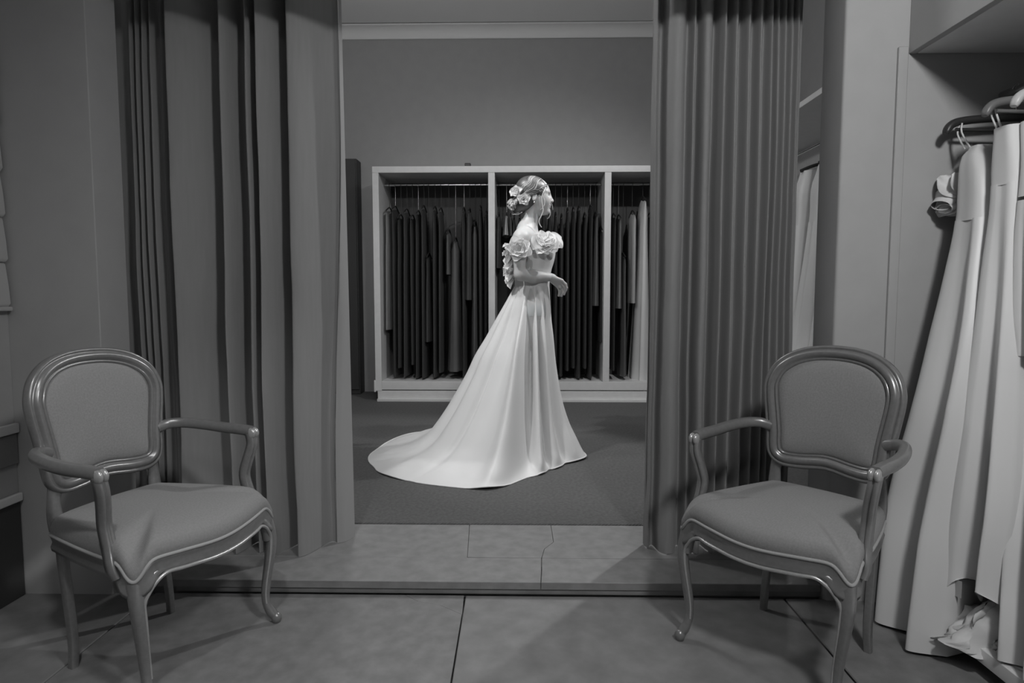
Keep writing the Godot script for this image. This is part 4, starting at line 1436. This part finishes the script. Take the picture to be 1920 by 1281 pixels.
func bride() -> void:
	var t := thing("person", Vector3(0.04, STEP + 0.007, BZ), "bride in profile wearing a white off-shoulder gown with petals and train", "person")
	# body, head and hands in one mesh
	var g := Geo.new()
	var bf := body_field()
	bf.mesh_into(g, Vector3(-0.12, 0.98, BZ - 0.27), Vector3(0.22, 1.60, BZ + 0.27), 0.0068)
	bf.mesh_into(g, Vector3(-0.12, 0.05, BZ - 0.27), Vector3(0.22, 1.04, BZ + 0.27), 0.014)
	head_field().mesh_into(g, Vector3(-0.04, 1.56, BZ - 0.11), Vector3(0.21, 1.88, BZ + 0.11), 0.0032)
	for s in [1.0, -1.0]:
		hand_field(s).mesh_into(g, Vector3(0.11, 1.09, BZ + 0.06 * s - 0.07), Vector3(0.30, 1.27, BZ + 0.06 * s + 0.07), 0.0032)
	var body := wpart("body", g, M.skin, t)
	body.set_meta("label", "bare shoulders, bent arms and face in profile")
	# gown: bodice
	g = Geo.new()
	var bt := [[1.15, -0.058, 0.164, 0.125], [1.20, -0.058, 0.166, 0.126], [1.27, -0.064, 0.176, 0.135], [1.34, -0.070, 0.196, 0.150], [1.40, -0.076, 0.203, 0.160], [1.45, -0.078, 0.196, 0.165]]
	var rows := []
	for j in 20:
		var u := j / 19.0
		var row := []
		for i in 72:
			var a := TAU * i / 72.0
			var top := 1.405 + 0.02 * cos(2.0 * a) - 0.03 * (1.0 - cos(a)) * 0.5
			var y := lerpf(1.155, top, u)
			var x0 := table(bt, y, 1)
			var x1 := table(bt, y, 2)
			var zz := table(bt, y, 3)
			var rib := 1.0 + 0.006 * pow(absf(cos(9.0 * a)), 14.0)
			row.append(Vector3((x0 + x1) / 2 + cos(a) * (x1 - x0) / 2 * rib, y, BZ + sin(a) * zz * rib))
		rows.append(row)
	g.grid(rows, true)
	wpart("bodice", g, M.bride_satin, t)
	# gown: skirt with train
	skirt(t)
	# gown: petals at the neckline, the shoulder and the back
	var rr := RandomNumberGenerator.new()
	rr.seed = 12
	g = Geo.new()
	var root := Vector3(0.128, 1.452, BZ + 0.135)
	for k in [[-0.75, -0.60, 0.55, 0.115, 0.10], [-0.35, -0.85, 0.75, 0.135, 0.115], [0.12, -0.95, 0.8, 0.13, 0.11], [0.60, -0.75, 0.6, 0.13, 0.105], [0.95, -0.42, 0.25, 0.125, 0.10], [1.0, -0.15, -0.15, 0.11, 0.09], [-0.5, 0.05, 0.5, 0.075, 0.09], [0.15, 0.10, 0.7, 0.06, 0.08], [0.7, 0.05, 0.4, 0.07, 0.08]]:
		petal(g, root, Vector3(k[0], k[1], k[2]), Vector3(0.0, 0.5, 1.0), k[3], k[4] * 1.25, 0.012, 0.006, rr.randf() * TAU)
	for k in [[-0.45, -0.6, 0.9, 0.095], [0.25, -0.75, 0.95, 0.095], [0.75, -0.4, 0.6, 0.09], [-0.1, -0.35, 1.0, 0.07]]:
		petal(g, root + Vector3(0.004, 0.002, 0.012), Vector3(k[0], k[1], k[2]), Vector3(0.0, 0.5, 1.0), k[3], 0.105, 0.016, 0.006, rr.randf() * TAU)
	wpart("neckline_flower", g, M.organza, t)
	g = blossom(Vector3(-0.028, 1.392, BZ + 0.222), Vector3(-0.12, 0.12, 1.0), 0.082, 18, 5)
	wpart("sleeve_flower", g, M.organza, t)
	g = blossom(Vector3(-0.028, 1.385, BZ - 0.235), Vector3(-0.15, 0.2, -1.0), 0.088, 14, 6)
	wpart("sleeve_flower", g, M.organza, t)
	g = Geo.new()
	for k in 26:
		var v := k / 25.0
		var y := 1.405 - 0.19 * v
		petal(g, Vector3(-0.062, y, BZ + 0.14 - 0.10 * v + 0.04 * sin(k * 2.1)), Vector3(-0.8 - 0.3 * sin(k * 2.9), -0.35 + 0.7 * sin(k * 1.7), 0.55 + 0.5 * cos(k * 2.3)), Vector3(-0.3, 1.0, 0.2), 0.072, 0.08, -0.008, 0.012, rr.randf() * TAU)
	wpart("back_petals", g, M.organza, t)
	hair(t)

func skirt(t: Node3D) -> void:
	var C := Vector2(0.05, BZ)
	# hem on the floor: [x, z] from the front tip towards the camera, round the train and back
	var hem := [Vector2(0.405, -4.08), Vector2(0.392, -3.99), Vector2(0.30, -3.90), Vector2(0.17, -3.74), Vector2(0.03, -3.56), Vector2(-0.12, -3.40), Vector2(-0.26, -3.365), Vector2(-0.42, -3.385), Vector2(-0.58, -3.45), Vector2(-0.74, -3.56), Vector2(-0.88, -3.70), Vector2(-0.975, -3.90), Vector2(-1.01, -4.15), Vector2(-0.99, -4.38), Vector2(-0.92, -4.58), Vector2(-0.80, -4.72), Vector2(-0.62, -4.80), Vector2(-0.38, -4.80), Vector2(-0.12, -4.72), Vector2(0.10, -4.58), Vector2(0.26, -4.42), Vector2(0.36, -4.26)]
	var line := smooth(hem, 12, true)
	var n := 300
	# resample by angle about the centre
	var by_angle := []
	for q in line:
		by_angle.append([fposmod(atan2(q.y - C.y, q.x - C.x), TAU), q])
	by_angle.sort_custom(func(p, r): return p[0] < r[0])
	var gt := [1.0, 0.9, 0.8, 0.7, 0.6, 0.5, 0.4, 0.3, 0.2, 0.12, 0.06, 0.02, 0.0]
	var s_front := [0.0, 0.03, 0.065, 0.11, 0.155, 0.22, 0.295, 0.40, 0.555, 0.73, 0.86, 0.95, 1.0]
	var s_train := [0.0, 0.06, 0.12, 0.18, 0.25, 0.305, 0.37, 0.44, 0.52, 0.60, 0.71, 0.86, 1.0]
	var s_side := [0.0, 0.05, 0.10, 0.165, 0.235, 0.31, 0.395, 0.49, 0.61, 0.72, 0.83, 0.93, 1.0]
	var tf := []
	var tt := []
	var ts := []
	for k in gt.size():
		var x := k / 12.0
		tf.append([x, s_front[k], gt[k]])
		tt.append([x, s_train[k], gt[k]])
		ts.append([x, s_side[k], gt[k]])
	# folds: [angle from the front towards the camera in degrees, width, height]
	var folds := [[108, 6.0, 0.050], [95, 7.0, -0.044], [82, 5.0, 0.034], [74, 4.5, -0.034], [62, 8.0, 0.018], [45, 6.0, -0.020], [28, 8.0, 0.012], [127, 9.0, -0.020], [140, 1.6, -0.012], [150, 8.0, 0.020], [163, 5.0, -0.018], [176, 8.0, 0.014], [190, 6.0, -0.012], [215, 10.0, 0.02], [240, 10.0, -0.02], [265, 10.0, 0.02], [290, 9.0, -0.02], [315, 9.0, 0.02], [338, 8.0, -0.016]]
	var fn := FastNoiseLite.new()
	fn.seed = 17
	fn.frequency = 1.0
	var rows := []
	var nr := 64
	for j in nr:
		var u := j / float(nr - 1)
		var row := []
		for i in n:
			var a := TAU * i / n                       # 0 to the front (+x), a quarter turn to the camera (+z)
			var h := at_angle(by_angle, a)
			var w := Vector2(0.053 + 0.112 * cos(a), BZ + 0.126 * sin(a))
			var wf := pow(maxf(cos(a), 0.0), 1.5)
			var wt := pow(maxf(-cos(a), 0.0), 1.5)
			var ws := maxf(1.0 - wf - wt, 0.0)
			var s := wf * table(tf, u) + wt * table(tt, u) + ws * table(ts, u)
			var hgt := table(tf, u, 2)
			var p := w.lerp(h, s)
			var dirv := (h - w).normalized()
			var deg := rad_to_deg(a)
			var d := 0.0
			for q in folds:
				var da := absf(wrapf(deg - q[0], -180.0, 180.0))
				if da < q[1] * 3.0:
					d += q[2] * exp(-pow(da / q[1], 2.0))
			var amp := smoothstep(-0.05, 0.3, u) * (1.0 - 0.6 * smoothstep(0.82, 1.0, u))
			p += dirv * d * amp * 1.6
			var y := STEP + 0.010 + hgt * (1.172 - STEP - 0.010)
			# the train lies in low swells on the carpet, the front hem just clears it
			y += 0.016 * smoothstep(0.72, 0.9, u) * (1.0 - smoothstep(0.94, 1.0, u)) * (0.6 + fn.get_noise_2d(p.x * 3.5, p.y * 3.5)) * wt
			y += 0.012 * wf * smoothstep(0.8, 1.0, u)
			y += maxf(0.0, d) * 0.35 * smoothstep(0.7, 0.97, u) * (1.0 - wf)
			row.append(Vector3(p.x, y, p.y))
		rows.append(row)
	var g := Geo.new()
	g.grid(rows, true)
	var o := wpart("skirt", g, M.bride_satin, t)
	o.set_meta("label", "full white satin skirt with a rounded train")
	# turned hem
	g = Geo.new()
	var hemr := []
	for i in range(0, n, 2):
		hemr.append(rows[nr - 1][i])
	g.sweep(hemr, circle(0.004, 6), Vector3.UP, [], true)
	wpart("hem", g, M.bride_satin, o)

func at_angle(tbl: Array, a: float) -> Vector2:
	var lo := 0
	var hi := tbl.size() - 1
	if a <= tbl[0][0] or a >= tbl[hi][0]:
		var span: float = tbl[0][0] + TAU - tbl[hi][0]
		var f: float = fposmod(a - tbl[hi][0], TAU) / span
		return tbl[hi][1].lerp(tbl[0][1], f)
	while hi - lo > 1:
		var m := (lo + hi) / 2
		if tbl[m][0] <= a:
			lo = m
		else:
			hi = m
	return tbl[lo][1].lerp(tbl[hi][1], (a - tbl[lo][0]) / maxf(tbl[hi][0] - tbl[lo][0], 1e-6))

func hair(t: Node3D) -> void:
	var z := BZ
	var f := Field.new()
	f.ell(Vector3(0.052, 1.776, z), Vector3(0.106, 0.090, 0.086), 0.02)
	f.ell(Vector3(0.03, 1.80, z), Vector3(0.075, 0.066, 0.07), 0.03)
	f.ell(Vector3(0.022, 1.715, z), Vector3(0.066, 0.070, 0.082), 0.03)
	f.ell(Vector3(0.192, 1.705, z), Vector3(0.082, 0.105, 0.14), 0.02, true)
	f.ell(Vector3(0.105, 1.635, z), Vector3(0.075, 0.055, 0.14), 0.02, true)
	f.ell(Vector3(-0.034, 1.688, z), Vector3(0.052, 0.058, 0.062), 0.02)
	var g := Geo.new()
	f.mesh_into(g, Vector3(-0.10, 1.60, z - 0.11), Vector3(0.18, 1.885, z + 0.11), 0.004)
	var hm := wpart("hair", g, M.hair, t)
	# combed strands from the parting to the bun, on both sides
	g = Geo.new()
	var gl := Geo.new()
	var rr := RandomNumberGenerator.new()
	rr.seed = 4
	for s in [-1.0, 1.0]:
		for k in 34:
			var q := k / 33.0
			var start := Vector3(0.150 - 0.12 * q + rr.randf_range(-0.004, 0.004), 1.812 + 0.045 * sin(PI * minf(q * 0.75 + 0.25, 1.0)), z + (0.02 + 0.02 * (1.0 - q)) * s)
			if k < 9:
				start = Vector3(0.152 - 0.004 * k, 1.815 - 0.011 * k, z + (0.03 + 0.0055 * k) * s)
			var mid := Vector3(lerpf(0.085, 0.02, q), lerpf(1.752, 1.83, q), z + lerpf(0.088, 0.075, q) * s)
			var endp := Vector3(-0.01 + rr.randf_range(-0.02, 0.01), 1.705 + 0.045 * q + rr.randf_range(-0.012, 0.012), z + lerpf(0.066, 0.035, q) * s)
			var pts := []
			for p in smooth([start, (start + mid) * 0.5 + Vector3(0, 0.012, 0.012 * s), mid, (mid + endp) * 0.5 + Vector3(-0.012, 0.006, 0.010 * s), endp], 4):
				pts.append(project_hair(f, p, 0.0018))
			var wide := rr.randf_range(0.0032, 0.0058)
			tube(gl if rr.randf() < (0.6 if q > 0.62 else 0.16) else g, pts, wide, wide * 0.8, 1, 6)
	# curls of the low bun
	var gb := Geo.new()
	for k in 22:
		var a := k * 2.4
		var c := Vector3(-0.040, 1.684, z) + Vector3(-0.036 * absf(cos(a)), 0.042 * sin(a * 1.3), 0.052 * sin(a))
		var pts := []
		for i in 9:
			var b := TAU * i / 8.0 * 1.1
			var rad := 0.021 * (1.0 - i / 16.0)
			pts.append(c + Vector3(cos(a) * cos(b) * rad - 0.004, sin(b) * rad, sin(a) * cos(b) * rad + 0.006 * sin(b)))
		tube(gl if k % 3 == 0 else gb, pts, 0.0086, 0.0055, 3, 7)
	wpart("bun_curls", gb, M.hair_lit_bright, hm)
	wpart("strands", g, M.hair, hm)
	wpart("strands", gl, M.hair_lit, hm)
	# loose wavy locks in front of the ear and by the chin, wisps at the nape
	g = Geo.new()
	var near := z + 0.075
	tube(g, [Vector3(0.138, 1.79, z + 0.055), Vector3(0.126, 1.762, near), Vector3(0.116, 1.735, near), Vector3(0.113, 1.705, near), Vector3(0.117, 1.675, near), Vector3(0.121, 1.645, near), Vector3(0.111, 1.615, near), Vector3(0.096, 1.585, near), Vector3(0.098, 1.562, near), Vector3(0.112, 1.54, near)], 0.0056, 0.0026, 6, 6)
	tube(g, [Vector3(0.126, 1.758, near), Vector3(0.122, 1.73, near), Vector3(0.131, 1.70, near), Vector3(0.124, 1.668, near), Vector3(0.104, 1.65, near - 0.01)], 0.0042, 0.002, 6, 6)
	tube(g, [Vector3(0.150, 1.79, z - 0.05), Vector3(0.168, 1.74, z - 0.065), Vector3(0.182, 1.70, z - 0.06), Vector3(0.188, 1.665, z - 0.055)], 0.003, 0.0015, 6, 6)
	tube(g, [Vector3(0.150, 1.70, z - 0.06), Vector3(0.166, 1.672, z - 0.06), Vector3(0.170, 1.64, z - 0.06), Vector3(0.160, 1.615, z - 0.06), Vector3(0.150, 1.612, z - 0.06)], 0.0045, 0.003, 6, 6)
	tube(g, [Vector3(-0.02, 1.645, z + 0.03), Vector3(-0.05, 1.632, z + 0.03), Vector3(-0.07, 1.624, z + 0.03)], 0.003, 0.0012, 6, 6)
	tube(g, [Vector3(-0.01, 1.64, z + 0.04), Vector3(-0.04, 1.625, z + 0.04), Vector3(-0.078, 1.628, z + 0.04)], 0.003, 0.0012, 6, 6)
	wpart("loose_locks", g, M.hair_lit_bright, hm)
	# flowers pinned above the bun
	for q in [[Vector3(-0.045, 1.758, z + 0.060), Vector3(-0.55, 0.25, 1.0), 0.046, 21], [Vector3(-0.002, 1.712, z + 0.080), Vector3(0.05, -0.05, 1.0), 0.044, 22]]:
		wpart("hair_flower", blossom(q[0], q[1], q[2], 15, q[3]), M.petal, t)
	# earring
	g = Geo.new()
	g.lathe(Vector3(0.064, 1.694, z + 0.082), [Vector2(0, 0.008), Vector2(0.005, 0.004), Vector2(0.006, -0.002), Vector2(0.003, -0.008), Vector2(0, -0.009)], 10)
	wpart("earring", g, M.chrome, t)

func project_hair(f: Field, p: Vector3, lift: float) -> Vector3:
	for k in 3:
		var e := 0.002
		var d := f.at(p)
		var n := Vector3(f.at(p + Vector3(e, 0, 0)) - d, f.at(p + Vector3(0, e, 0)) - d, f.at(p + Vector3(0, 0, e)) - d)
		if n.length_squared() < 1e-12:
			return p
		p -= n.normalized() * clampf(d - lift, -0.02, 0.02)
	return p
